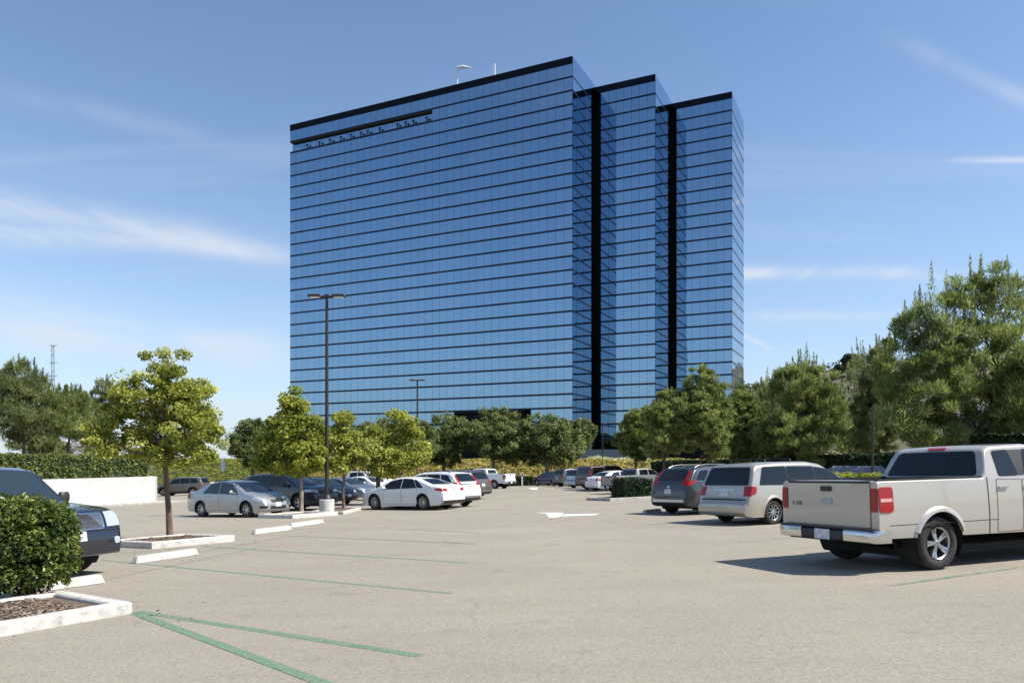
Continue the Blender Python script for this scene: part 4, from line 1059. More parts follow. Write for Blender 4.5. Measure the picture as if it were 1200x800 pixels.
def truck_extra(c, root):
    x0 = c.x0
    # rear bumper: chrome C section that wraps the corners, black step in the middle
    W2 = c.W / 2
    def run(name, ys, m, z0, z1, xb, wrap=False):
        bm = bmesh.new(); prev = None
        for y, xx in ys:
            pr = [(xx + .03, z0 - .0), (xx + .004, z0 + .015), (xx, z0 + .05), (xx - .004, z1 - .04), (xx + .01, z1 - .012), (xx + .03, z1), (xx + xb, z1), (xx + xb, z0)]
            ring = [bm.verts.new((px_ - x0, y, z)) for px_, z in pr]
            if prev: [bm.faces.new((prev[i], prev[(i + 1) % 8], ring[(i + 1) % 8], ring[i])) for i in range(8)]
            else: bm.faces.new(ring)
            prev = ring
        bm.faces.new(prev[::-1]); return obj(name, bm, m, root, smooth=True)
    for sg in (1, -1):
        run('bumper', [(sg * .44, -.13), (sg * .7, -.13), (sg * .9, -.12), (sg * .97, -.09), (sg * (W2 + .005), -.03), (sg * (W2 + .015), .04), (sg * (W2 + .016), .12)], M['chrome'], .46, .645, .09)
    run('bumper_step', [(-.5, -.115), (.5, -.115)], M['blackplastic'], .465, .625, .1)
    bm = bmesh.new(); add_box(bm, (-.035 - x0, 0, .652), (.15, W2 * 1.94, .014)); obj('bumper_pad', bm, M['blackplastic'], root)
    bm = bmesh.new(); add_box(bm, (-.122 - x0, .0, .545), (.012, .31, .155)); obj('number_plate', bm, M['plate'], root)
    bm = bmesh.new(); add_box(bm, (.06 - x0, 0, .5), (.2, 1.6, .12)); obj('bumper_bracket', bm, M['well'], root)
    # bed interior
    bm = bmesh.new(); a, b = c.sp['bed']; w_ = c.W / 2 * .86; z1 = c.T(1.0) - .01; z0 = .95
    pts = [(a - x0, -w_), (b - x0, -w_), (b - x0, w_), (a - x0, w_)]
    lo_ = [bm.verts.new((*p, z0)) for p in pts]; hi_ = [bm.verts.new((*p, z1)) for p in pts]; bm.faces.new(lo_)
    for i in range(4): bm.faces.new((lo_[i], lo_[(i + 1) % 4], hi_[(i + 1) % 4], hi_[i]))
    obj('bed_liner', bm, M['blackplastic'], root, normals=False)
    bm = bmesh.new()
    for sy in (1, -1): add_box(bm, ((a + b) / 2 - x0, (c.W / 2 * .905) * sy, c.T(1.0) + .003), (b - a + .1, .1, .018))
    obj('bed_rail_cap', bm, M['blackplastic'], root)
    bm = bmesh.new(); add_tube(bm, [(-c.wb / 2 - .35, -.62, .40), (-c.wb / 2 - .62, -.72, .385), (-c.wb / 2 - .8, -.83, .38)], .036, 12, cap=False); add_tube(bm, [(-c.wb / 2 - .3, -.62, .41), (-c.wb / 2 + .5, -.6, .42)], .09, 10)
    obj('exhaust_pipe', bm, M['alloy_dark'], root)
    bm = bmesh.new(); add_tube(bm, [(-c.wb / 2, -.7, c.r), (-c.wb / 2, .7, c.r)], .06, 8); bmesh.ops.create_uvsphere(bm, u_segments=12, v_segments=8, radius=.17, matrix=Matrix.Translation((-c.wb / 2, .1, c.r)))
    add_box(bm, (-x0 + .25, 0, .5), (.4, 1.5, .1)); add_box(bm, (-x0 + .06, 0, .43), (.16, .08, .07))
    obj('rear_axle', bm, M['well'], root)
def truck_badge(c, root):
    h = c.bvh.ray_cast(Vector((-9, .58, .99)), Vector((1, 0, 0)))[0]
    m4 = Matrix.Translation((h.x - .014, .64, 1.0)) @ Matrix(((0, 0, -1, 0), (-1, 0, 0, 0), (0, 1, 0, 0), (0, 0, 0, 1)))
    text_mesh('badge_letters', 'F-150', .09, M['alloy_dark'], root, m4)
    for sy in (1, -1):
        pass
def antenna_fin(c, root):
    bm = bmesh.new(); add_tube(bm, [(-.3, .2, c.H - .04), (-.36, .2, c.H + .09)], [.03, .012], 6); obj('antenna', bm, M['blackplastic'], root)
def grille_mesh(c, root):
    bm = bmesh.new(); 
    h = c.bvh.ray_cast(Vector((9, 0, .94)), Vector((-1, 0, 0)))[0]
    for i in range(-13, 14):
        for sg in (1, -1):
            y0_, y1_ = i * .038, i * .038 + sg * .24; z0_, z1_ = .82, 1.06
            a, b = Vector((0, y0_, z0_)), Vector((0, y1_, z1_))
            if not (-.52 < y0_ < .52): continue
            if abs(y1_) > .52: t = (math.copysign(.52, y1_) - y0_) / (y1_ - y0_); b = a.lerp(b, t)
            pts = []
            for k in range(4):
                p = a.lerp(b, k / 3); q = c.bvh.ray_cast(Vector((9, p.y, p.z)), Vector((-1, 0, 0)))[0]
                if q: pts.append((q.x + .016, p.y, p.z))
            if len(pts) > 1: add_tube(bm, pts, .005, 4)
    obj('grille_mesh', bm, M['blackplastic'], root)

def put(root, c, heading, anchor, pix):
    """anchor: which wheel ('RR','RF','LR','LF') or (x,y) local sits on the ground point seen at pixel pix"""
    if isinstance(anchor, str):
        ax_ = (c.wb / 2 if anchor[1] == 'F' else -c.wb / 2, (c.W / 2 - .12) * (1 if anchor[0] == 'L' else -1))
    else: ax_ = anchor
    g = gp(*pix); a = R(heading); ca, sa = math.cos(a), math.sin(a)
    X = g.x - (ax_[0] * ca - ax_[1] * sa); Y = g.y - (ax_[0] * sa + ax_[1] * ca)
    nrm = Vector((-.0227, .0155, 1)).normalized(); q = Vector((0, 0, 1)).rotation_difference(nrm).to_matrix() @ Matrix.Rotation(a, 3, 'Z')
    root.location = (X, Y, gz(X, Y)); root.rotation_euler = q.to_euler()
    return root
CARS = [
 ('pickup_truck', pickup_spec(), 'champagne', 'champagne extended cab pickup truck seen from behind, nearest vehicle on the right', 'pickup truck', 21, 'RR', (1096, 667), dict(extra=[truck_extra, truck_badge]), 1.5),
 ('minivan', VAN, 'gold', 'pale gold minivan with tinted windows parked left of the champagne pickup', 'minivan', 29, 'RR', (905, 614), dict(extra=[cross_bars]), 1.3),
 ('crossover', CRV, 'dkgrey', 'dark grey crossover with red tail lights beside the gold minivan', 'crossover', 33, 'LR', (787, 600.5), dict(extra=[roof_rails]), 1.2),
 ('large_suv', BIG, 'navy', 'navy blue large suv nosing out behind the round shrub', 'suv', -18, 'LF', (90, 669), dict(extra=[grille_mesh, antenna_fin]), 1.4),
 ('sedan', SED, 'silver', 'silver four door sedan behind the nearest slim tree', 'sedan', -29, 'RF', (290.5, 606), dict(), 1.2),
 ('sedan', FUS, 'white', 'white fastback sedan with shark mouth dark rear valance, beside the kerb strip', 'sedan', 147, 'LR', (497, 597.5), dict(), 1.2),
 ('suv', MID, 'navy', 'dark navy suv parked right behind the silver sedan', 'suv', -29, 'RF', (351, 598), dict(), 1),
 ('crossover', CRV, 'white', 'white crossover with tall red tail lights behind the white fastback sedan', 'crossover', 147, 'RR', (545, 592.5), dict(extra=[roof_rails]), 1),
 ('crossover', MID, 'grey', 'warm grey crossover between the white crossover and the white pickup', 'crossover', 147, 'RR', (560, 584), dict(far=True), 1),
 ('sedan', SED, 'black', 'black sedan whose nose shows behind the tall lamp base', 'sedan', -29, 'RF', (384, 591.5), dict(far=True), 1),
 ('sedan', FUS, 'steel', 'steel blue low sedan between the lamp base and the white fastback sedan', 'sedan', -29, 'RF', (412, 586.5), dict(far=True), 1),
 ('sedan', SED, 'white', 'white sedan facing the camera above the bonnet of the white fastback', 'sedan', -29, 'RF', (438, 581), dict(far=True), .8),
 ('pickup_truck', pickup_spec(True), 'white', 'white pickup cab facing right under the trees at mid left', 'pickup truck', -29, 'RF', (436, 577.5), dict(far=True, extra=[truck_extra]), .8),
 ('suv', MID, 'black', 'black suv roof showing above the white crossover', 'suv', 147, 'RR', (548, 579), dict(far=True), .8),
 ('pickup_truck', pickup_spec(True), 'white', 'white crew cab pickup with its tailgate toward the aisle at the far left', 'pickup truck', 150, 'LR', (580, 572.5), dict(far=True, extra=[truck_extra]), .9),
 ('hatchback', HAT, 'blue', 'dark blue hatchback parked at the far end of the aisle', 'hatchback', 128, 'LR', (649, 569), dict(far=True), .9),
 ('suv', MID, 'grey', 'dark warm grey suv at the far end of the right row', 'suv', 31, 'LR', (657, 569.7), dict(far=True), .8),
 ('van', VAN, 'silver', 'silver van next to the maroon suv in the right row', 'van', 31, 'LR', (672, 571.3), dict(far=True), .8),
 ('suv', BIG, 'maroon', 'maroon suv with pale bumper behind the white sedan roof in the right row', 'suv', 31, 'LR', (688, 573.3), dict(far=True), .9),
 ('sedan', SED, 'white', 'white sedan tail beside the silver pickup tailgate in the right row', 'sedan', 31, 'LR', (698, 575), dict(far=True), .9),
 ('pickup_truck', pickup_spec(True), 'dsilver', 'silver pickup with its tailgate beside the clipped box hedge', 'pickup truck', 31, 'LR', (714, 578), dict(far=True, extra=[truck_extra], scale=.84), .9),
 ('suv', MID, 'grey', 'grey suv parked beyond the end of the white retaining wall', 'suv', 178, 'LF', (192, 581), dict(far=True), .9),
]
ROW = {'right': 'vehicles parked in the right row', 'left': 'vehicles parked in the left row'}
for nm, sp, col, lab, cat, hd, anc, pix, opts, det in CARS:
    c = Car(sp, PT[col], det)
    root = finish_car(c, nm, lab, cat, ROW['right'] if 0 < hd < 90 else ROW['left'], opts)
    put(root, c, hd, anc, pix)
    if 'scale' in opts: root.scale = (opts['scale'],) * 3

# ================================================================== LAMP POSTS
def lamp_post(pxx, s_base_y, top_y, label, r0=.075, r1=.055, base=True, arm=.5, zbase=None, m='pole', s=None, dual=True):
    if s is None: g = gp(pxx, s_base_y)
    else: X, Y = px(pxx, s); g = Vector((X, Y, ter(X, Y)))
    s = F0 / g.y; ztop = HC + (HY - top_y) / s
    root = empty('street_lamp', g); tag(root, label, 'lamp post')
    zb = .62 if base else .0
    if base:
        bm = bmesh.new(); add_lathe(bm, [(.0, .62), (.29, .62), (.31, .6), (.31, -.05)], 32); obj('base', bm, M['kerb'], root, smooth=True)
        bm = bmesh.new(); add_lathe(bm, [(.0, .80), (.13, .80), (.17, .74), (.2, .68), (.22, .62)], 16); obj('base_cover', bm, M['pole'], root, smooth=True)
    h = ztop - g.z
    bm = bmesh.new(); add_tube(bm, [(0, 0, zb), (0, 0, h)], [r0, r1], 12); obj('pole', bm, M[m], root, smooth=True)
    bm = bmesh.new(); add_tube(bm, [(-arm * .8 if dual else -.1, 0, h - .02), (arm * .8, 0, h - .02)], .04, 8); add_box(bm, (0, 0, h), (.18, .18, .12)); obj('arm', bm, M[m], root)
    for sx in ((-1, 1) if dual else (1,)):
        bm = bmesh.new(); add_box(bm, (0, 0, 0), (.6, .34, .11), taper=.82); bmesh.ops.bevel(bm, geom=list(bm.edges), offset=.02, segments=1, affect='EDGES')
        ho = obj('lamp_head', bm, M[m], root, (sx * arm, 0, h + .02))
        bm = bmesh.new(); add_box(bm, (0, 0, -.062), (.42, .24, .02)); obj('lens', bm, M['clearlens'], ho)
    return root
lamp_post(383, 602, 347, 'tall dark twin-head lamp post on a white round concrete base', .085, .06)
lamp_post(489, 0, 445.5, 'smaller dark twin-head lamp post rising among trees in front of the tower', .08, .06, False, s=13, arm=.42)
lamp_post(706, 0, 497, 'thin pole rising behind the maroon suv before the tower corner', .06, .04, False, s=10.5, arm=.2, dual=False)
X, Y = px(1022.5, 22); g0 = ter(X, Y); bm = bmesh.new(); add_tube(bm, [(0, 0, 0), (0, 0, HC + (HY - 474) / 22 - g0)], [.07, .045], 10); add_lathe(bm, [(.1, 0), (.1, .12), (.06, .16)], 12)
o = obj('metal_pole', bm, M['pole'], None, (X, Y, g0)); tag(o, 'dark bare metal pole standing in front of the large pine', 'pole')
# utility mast far left
X, Y = px(62, 2.6); bm = bmesh.new(); g0 = ter(X, Y); hh = HC + (HY - 404) / 2.6 - g0
for sx in (-.5, .5): add_tube(bm, [(sx * 1.6, 0, 0), (sx * .9, 0, hh)], .17, 5)
for k in range(14): z = hh * (k + .5) / 14; a = .8 - .35 * z / hh; add_tube(bm, [(-a, 0, z), (a, 0, z + hh / 28)], .08, 4)
for z in (hh - .3, hh - 8, hh - 14): add_tube(bm, [(-1.9, 0, z), (1.9, 0, z)], .12, 4)
o = obj('power_pylon', bm, M['pole_grey'], None, (X, Y, g0)); tag(o, 'slim grey power mast on the skyline above the left pines', 'pylon')

# ================================================================== VEGETATION
def leaves_np(rng, centers, radii, counts, size, aspect=.55, up=.3, thick=None, outward=.35, cen=None, elong=None):
    """leaf quads: centres (n,3), radii (n,3)"""
    idx = np.repeat(np.arange(len(centers)), counts); n = len(idx)
    d = rng.normal(size=(n, 3)); d /= np.linalg.norm(d, axis=1)[:, None]
    rad = rng.uniform(0, 1, n) ** (1 / 2.2)
    p = centers[idx] + d * rad[:, None] * radii[idx]
    nr = rng.normal(size=(n, 3)) * .6 + d * outward * 2 + np.array([0, 0, up * 2]); nr /= np.linalg.norm(nr, axis=1)[:, None]
    t = np.cross(nr, rng.normal(size=(n, 3))); t /= np.linalg.norm(t, axis=1)[:, None] + 1e-9
    b = np.cross(nr, t)
    if elong is not None:            # needles point along a direction (outward + up)
        t = d * .8 + rng.normal(size=(n, 3)) * .35 + np.array(elong); t /= np.linalg.norm(t, axis=1)[:, None]
        b = np.cross(t, rng.normal(size=(n, 3))); b /= np.linalg.norm(b, axis=1)[:, None] + 1e-9
    s_ = size * rng.uniform(.6, 1.25, n)[:, None]
    a = t * s_; c = b * s_ * aspect
    V = np.stack([p - a, p + c * .9 - a * .1, p + a, p - c * .9 - a * .1], axis=1).reshape(-1, 3)
    return V
def quad_mesh(name, V, m):
    n = len(V) // 4; me = bpy.data.meshes.new(name)
    me.vertices.add(len(V)); me.vertices.foreach_set('co', V.astype(np.float32).ravel())
    me.loops.add(n * 4); me.loops.foreach_set('vertex_index', np.arange(n * 4, dtype=np.int32))
    me.polygons.add(n); me.polygons.foreach_set('loop_start', np.arange(0, n * 4, 4, dtype=np.int32)); me.polygons.foreach_set('loop_total', np.full(n, 4, dtype=np.int32))
    me.materials.append(m); me.update(calc_edges=True); return me
def lobe_clumps(rng, lobes, n, shell=.55):
    vol = np.array([l[3] * l[4] * l[5] for l in lobes]) ** .67; pr = vol / vol.sum(); out_ = []
    for k in rng.choice(len(lobes), n, p=pr):
        l = lobes[k]; d = rng.normal(size=3); d /= np.linalg.norm(d); r = rng.uniform(shell, 1.0) ** .7
        out_.append((l[0] + d[0] * r * l[3], l[1] + d[1] * r * l[4], l[2] + d[2] * r * l[5]))
    return np.array(out_)
def limb(bm, rng, a, b, r0, r1, seg=5, wob=.12, n=6):
    a, b = Vector(a), Vector(b); L_ = (b - a).length; pts = []; rs = []
    for k in range(seg + 1):
        t = k / seg; p = a.lerp(b, t) + Vector((rng.normal() * wob * L_ * .3, rng.normal() * wob * L_ * .3, math.sin(t * math.pi) * L_ * .06)) * (0 if k in (0, seg) else 1)
        pts.append(p); rs.append(r0 + (r1 - r0) * t ** .8)
    add_tube(bm, pts, rs, n); return pts
def make_tree(name, label, lobes, H0, r, leafm, barkm, nclump, per, lsize, crad, loc, seed=0, group=None, lean=(0, 0), nlimb=9, aspect=.55, up=.3, elong=None, shell=.5, cat='tree', rot=0, stems=1):
    rng = np.random.default_rng(seed)
    root = empty(name, loc, rot); tag(root, label, cat, group)
    bm = bmesh.new(); fork = Vector((lean[0], lean[1], H0))
    cl = lobe_clumps(rng, lobes, nclump, shell)
    for s_ in range(stems):
        o_ = Vector((0, 0, 0)) if stems == 1 else Vector((rng.normal() * .12, rng.normal() * .12, 0))
        add_tube(bm, [o_ + Vector((0, 0, -.1)), o_ + Vector((0, 0, .05)), fork * .35 + o_ + Vector((rng.normal() * .02, rng.normal() * .02, 0)), fork * .7 + o_, fork + o_ * 2], [r * 1.5, r * 1.15, r * .98, r * .88, r * .8], 12)
    tops = sorted(range(len(lobes)), key=lambda i: -lobes[i][2])
    zmax = max(l[2] for l in lobes)
    lead = Vector((lobes[tops[0]][0], lobes[tops[0]][1], lobes[tops[0]][2])); spine = limb(bm, rng, fork, lead, r * .75, r * .12, 6, .1, 8)
    for i in rng.choice(len(cl), min(nlimb * 4, len(cl)), replace=False):
        c = Vector(cl[i]); k = min(len(spine) - 1, int(max(0, (c.z - fork.z)) / max(.1, lead.z - fork.z) * len(spine) * .6)); 
        limb(bm, rng, spine[k], c, r * .34, r * .05, 5, .15, 5)
    obj('trunk', bm, barkm, root, smooth=True)
    radii = np.abs(rng.normal(1, .25, (len(cl), 1))) * np.array([crad, crad, crad * .72])[None, :]
    V = leaves_np(rng, cl, radii, per, lsize, aspect, up, elong=elong)
    link('crown', quad_mesh('crown', V, leafm), root)
    return root
def at(pxx, s, dz=0):
    X, Y = px(pxx, s); return (X, Y, ter(X, Y) + dz)
def imgl(x0, s, base_y, items):
    """lobes from image measurements: (x_px, y_px, rx_px, rz_px, depth_off) relative to a trunk seen at x0 with base y"""
    out_ = []
    for x, y, rx, rz, *d in items:
        dd = d[0] if d else 0; out_.append(((x - x0) / s, dd, (base_y - y) / s, rx / s, rx / s * .95, rz / s))
    return out_
# nearest slim tree
g = gp(199, 633); sA = F0 / g.y
make_tree('street_tree', 'young yellow-green tree with thin dark trunk in the nearest kerbed bed', imgl(199, sA, 631, [(196, 430, 26, 24), (172, 462, 30, 24, -.3), (218, 462, 34, 24, .3), (228, 500, 36, 28, -.2), (190, 495, 30, 26, .5), (150, 500, 30, 22, 0), (128, 515, 24, 20, -.3), (132, 476, 20, 20, .4), (165, 528, 30, 16, .2), (212, 535, 40, 17, 0), (245, 522, 20, 20, .2)]),
    (631 - 545) / sA, .075, M['leaf_yellow'], M['bark'], 230, 160, .052, .235, (g.x, g.y, gz(g.x, g.y) + .1), 3, 'slim trees in the parking lot islands', nlimb=12, shell=.35, lean=(-.12, 0))
g = gp(353, 603); sB = F0 / g.y
make_tree('street_tree', 'yellow-green tree with pale brown trunk directly left of the tall lamp post', imgl(352, sB, 600, [(344, 474, 15, 17), (334, 500, 22, 20, -.3), (356, 505, 22, 22, .3), (325, 525, 26, 18), (358, 535, 26, 16, -.2), (340, 545, 26, 12, .2), (310, 540, 12, 14)]),
    (600 - 553) / sB, .09, M['leaf_lime'], M['bark_pale'], 150, 150, .085, .36, (g.x, g.y, gz(g.x, g.y) + .1), 5, 'slim trees in the parking lot islands', shell=.35)
g = gp(403, 597); sC = F0 / g.y
make_tree('street_tree', 'bright yellow-green small tree directly right of the tall lamp post', imgl(403, sC, 597, [(402, 495, 12, 14), (395, 515, 18, 16), (410, 525, 20, 18, .3), (385, 535, 18, 16, -.3), (418, 540, 14, 14), (396, 548, 22, 10)]),
    (597 - 552) / sC, .07, M['leaf_yellow'], M['bark'], 110, 140, .085, .34, (g.x, g.y, gz(g.x, g.y) + .1), 8, 'slim trees in the parking lot islands', shell=.35)
g = gp(443, 591); sD = F0 / g.y
make_tree('street_tree', 'yellow-green spreading tree above the bonnet of the white fastback sedan', imgl(443, sD, 591, [(470, 496, 16, 16), (448, 512, 20, 15), (478, 520, 20, 16, .4), (438, 530, 18, 15, -.3), (465, 538, 26, 14), (492, 532, 14, 14), (450, 548, 24, 9)]),
    (591 - 553) / sD, .08, M['leaf_yellow'], M['bark'], 130, 140, .095, .42, (g.x, g.y, gz(g.x, g.y) + .05), 9, 'slim trees in the parking lot islands', shell=.35, stems=2)

make_tree('street_tree', 'young tree just beyond the right edge that shades the pickup door', [(0, 0, 3.2, .8, .8, .7), (.4, .2, 3.9, .6, .6, .5), (-.4, 0, 2.6, .5, .5, .4)], 1.9, .06, M['leaf_lime'], M['bark'], 60, 60, .09, .3, (11.2, 9.8, gz(11.2, 9.8)), 14, 'slim trees in the parking lot islands', nlimb=6)
# ficus trees at the far kerb
G2 = 'round evergreen trees in front of the tower'
def ficus(x, s, ytop, wpx, label, seed, base=545, hgt=None):
    X, Y = px(x, s); z0 = ter(X, Y); Hh = (HC + (HY - ytop) / s) - z0; rw = wpx / s / 2 * 1.05; h0 = Hh * .28
    rng = random.Random(seed); lobes = []
    for k in range(9):
        a = rng.uniform(0, 6.28); q = rng.uniform(.2, .75); lobes.append((math.cos(a) * rw * q, math.sin(a) * rw * q * .8, Hh * rng.uniform(.42, .66) , rw * rng.uniform(.35, .5), rw * .42, Hh * rng.uniform(.14, .2)))
    lobes.append((0, 0, Hh * .78, rw * .55, rw * .5, Hh * .2)); lobes.append((rw * .3, 0, Hh * .7, rw * .5, rw * .4, Hh * .2)); lobes.append((-rw * .35, 0, Hh * .68, rw * .5, rw * .4, Hh * .2))
    return make_tree('evergreen_tree', label, lobes, h0, .26, M['leaf_ficus'], M['bark_pale'], 300, 110, .14, .62, (X, Y, z0), seed, G2, nlimb=10, shell=.55, up=.45, aspect=.6)
ficus(641, 10.0, 482, 95, 'round evergreen tree behind the dark blue hatchback', 21)
ficus(578, 9.8, 474, 118, 'widest round evergreen tree above the white crew cab pickup', 22)
ficus(520, 9.4, 483, 95, 'round evergreen tree left of the widest one, above the white crossover', 23)
ficus(470, 10.2, 480, 90, 'round evergreen tree behind the smaller twin-head lamp post', 24)
ficus(415, 9.6, 486, 90, 'dark round evergreen tree behind the tall lamp post', 25)
ficus(345, 9.0, 485, 85, 'dark evergreen tree behind the tree left of the tall lamp', 26)
ficus(296, 9.6, 487, 62, 'dark narrow evergreen tree at the left end of the round tree row', 27)
ficus(680, 8.4, 489, 40, 'small evergreen tree at the right end of the round tree row', 28)

# pines
def pine(x, s, ytop, ybot, wpx, label, seed, leafm='needle', nc=330, per=110, base_z=None, stems=1, spires=14, trunkpx=None, ls=.19, group='bushy pines around the lot', loc=None, taper=.68, cr=.17, items=None, peaks=None):
    X, Y = px(x, s) if loc is None else loc; z0 = ter(X, Y) if base_z is None else base_z; Hh = (HC + (HY - ytop) / s) - z0; rw = wpx / s / 2
    zb = max(.6, (HC + (HY - ybot) / s) - z0)
    rng = np.random.default_rng(seed); lobes = []
    for k in range(13):
        t = rng.uniform(.0, .85); rr_ = rw * (1 - taper * t ** 1.6); a = rng.uniform(0, 6.28); q = rng.uniform(.25, .7)
        z = zb + (Hh - zb) * (.14 + .68 * t); lobes.append((math.cos(a) * rr_ * q, math.sin(a) * rr_ * q, z, rr_ * .48, rr_ * .48, (Hh - zb) * .16))
    lobes.append((0, 0, zb + (Hh - zb) * .35, rw * .75, rw * .7, (Hh - zb) * .22)); lobes.append((0, 0, zb + (Hh - zb) * .68, rw * .5, rw * .5, (Hh - zb) * .22))
    if items: lobes = [((a - x) / s, rng.uniform(-1, 1) * rx_ / s * .6, (HC + (HY - b_) / s) - z0, rx_ / s, rx_ / s, rz_ / s) for a, b_, rx_, rz_ in items]
    root = make_tree('pine_tree', label, lobes, max(.5, zb * .9), .15, M[leafm], M['bark'], nc, per, ls, max(.3, rw * cr), (X, Y, z0), seed, group, elong=(0, 0, .75), aspect=.17, nlimb=14, shell=.45, stems=stems)
    # candles: upright shoots that give the ragged outline
    V = []
    for k in range(spires * 4):
        a = rng.uniform(0, 6.28); q = rng.uniform(0, .95) ** .8; zz = zb + (Hh - zb) * (1 - .55 * q ** 1.8) * rng.uniform(.86, 1.0); L_ = rng.uniform(.08, .15) * (Hh - zb) * (1.15 - q * .6)
        n = 80; t = rng.uniform(0, 1, n); c0 = np.array([math.cos(a) * rw * q * .85, math.sin(a) * rw * q * .85, zz - L_])
        ln = np.array([math.cos(a) * q * .25, math.sin(a) * q * .25, 1.0]); p = c0 + ln * (t * L_ * 1.15)[:, None]
        ph = rng.uniform(0, 6.28, n); hw = ls * .95 * (1.05 - t * .7)
        d = np.stack([np.cos(ph), np.sin(ph), np.full(n, 1.0)], 1); b = np.stack([-np.sin(ph), np.cos(ph), np.zeros(n)], 1) * .034
        e = p + d * hw[:, None]
        V.append(np.stack([p - b, p + b, e + b * .4, e - b * .4], 1).reshape(-1, 3))
    for a_, yt_, L_, r_ in (peaks or []):        # leading shoots, each a slim cone of needles
        n = 420; t = rng.uniform(0, 1, n) ** .7; zt_ = (HC + (HY - yt_) / s) - z0; L_ = L_ / s; r_ = r_ / s
        y0_ = rng.uniform(-.5, .5); ph = rng.uniform(0, 6.28, n); q = rng.uniform(.0, 1, n) * t * r_
        p = np.stack([(a_ - x) / s + np.cos(ph) * q, y0_ + np.sin(ph) * q, zt_ - t * L_], 1)
        d = np.stack([np.cos(ph) * .7, np.sin(ph) * .7, np.full(n, .9)], 1); b = np.stack([-np.sin(ph), np.cos(ph), np.zeros(n)], 1) * .022
        e = p + d * (ls * (.35 + .7 * t))[:, None]
        V.append(np.stack([p - b, p + b, e + b * .4, e - b * .4], 1).reshape(-1, 3))
    link('shoots', quad_mesh('shoots', np.concatenate(V), M[leafm]), root)
    return root
pine(1140, 19, 300, 545, 275, 'tallest ragged pine rising behind the champagne pickup cab', 41, 'needle', 430, 165, spires=8, ls=.19, cr=.085,
     items=[(1098, 362, 22, 26), (1120, 350, 15, 26), (1150, 342, 15, 24), (1172, 338, 18, 30), (1192, 345, 20, 28), (1075, 385, 24, 22), (1110, 398, 34, 24), (1160, 392, 38, 28), (1205, 400, 30, 30), (1060, 412, 24, 20), (1090, 430, 34, 22), (1140, 440, 40, 26),
            (1190, 445, 40, 26), (1055, 452, 24, 20), (1035, 440, 16, 18), (1080, 470, 34, 20), (1125, 482, 40, 20), (1175, 488, 40, 20), (1215, 480, 30, 26), (1045, 492, 28, 20), (1090, 510, 36, 16), (1150, 515, 36, 14)],
     peaks=[(1093, 304, 70, 11), (1082, 330, 50, 9), (1107, 316, 60, 9), (1118, 330, 50, 9), (1135, 318, 60, 9), (1150, 296, 70, 11), (1140, 330, 50, 8), (1163, 322, 50, 9), (1176, 300, 70, 11), (1188, 318, 60, 9), (1197, 330, 50, 9), (1062, 350, 50, 9), (1070, 340, 50, 8), (1051, 372, 40, 8), (1040, 388, 40, 9), (1128, 342, 40, 8), (1212, 340, 50, 10)])
pine(1030, 15, 392, 545, 66, 'pine joined to the left side of the tallest pine', 42, 'needle_grey', 260, 190, spires=16, ls=.2, cr=.15)
pine(1215, 20, 385, 538, 130, 'low wide pine at the right edge behind the pickup cab', 43, 'needle', 260, 190, ls=.2, cr=.15)
pine(1012, 11, 392, 548, 90, 'dark slim pine in the gap left of the tallest pine', 50, 'needle_grey', 220, 100, spires=12, ls=.2)
pine(940, 14, 408, 548, 140, 'broad bushy pine behind the gold minivan roof', 44, 'needle', 330, 170, spires=12, ls=.22, cr=.12, peaks=[(943, 402, 40, 9), (936, 408, 40, 7), (953, 412, 40, 8), (962, 420, 40, 9), (926, 424, 40, 9), (913, 432, 40, 8), (897, 430, 40, 9), (905, 440, 30, 7), (975, 432, 40, 9), (985, 444, 30, 8)])
pine(893, 12, 440, 548, 90, 'lower pine between the two broad bushy ones', 45, 'needle_grey', 220, 160, spires=10, ls=.23)
pine(818, 15, 424, 536, 104, 'rounded bushy pine above the dark grey crossover', 46, 'leaf_lime', 10, 10) if False else None
GB = 'feathery trees on the right verge'
def feathery(x, s, ytop, ybot, wpx, label, seed, stems=1):
    X, Y = px(x, s); z0 = ter(X, Y); Hh = (HC + (HY - ytop) / s) - z0; rw = wpx / s / 2; zb = (HC + (HY - ybot) / s) - z0
    rng = np.random.default_rng(seed); lobes = []
    for k in range(16):
        t = rng.uniform(0, .95); rr_ = rw * math.sin(math.pi * (.22 + .66 * t)) ; a = rng.uniform(0, 6.28); q = rng.uniform(.3, .7)
        lobes.append((math.cos(a) * rr_ * q, math.sin(a) * rr_ * q, zb + (Hh - zb) * (.1 + .74 * t), rr_ * .42, rr_ * .42, (Hh - zb) * .13))
    lobes.append((0, 0, zb + (Hh - zb) * .5, rw * .6, rw * .6, (Hh - zb) * .35)); lobes.append((0, 0, Hh - (Hh - zb) * .18, rw * .35, rw * .35, (Hh - zb) * .15))
    return make_tree('feathery_tree', label, lobes, max(.5, zb), .11, M['needle'], M['bark'], 420, 120, .17, max(.28, rw * .13), (X, Y, z0), seed, GB, elong=(0, 0, .35), aspect=.26, nlimb=12, shell=.5, stems=stems)
feathery(820, 15.5, 425, 541, 92, 'tallest rounded feathery tree, above the dark grey crossover', 61)
feathery(778, 15.5, 455, 541, 62, 'feathery tree between the tallest rounded one and the small one', 62)
feathery(745, 14.5, 478, 541, 52, 'small feathery tree nearest the tower corner above the box hedge', 63)
feathery(868, 13, 450, 541, 70, 'feathery tree overlapping the right side of the tallest rounded one', 64)
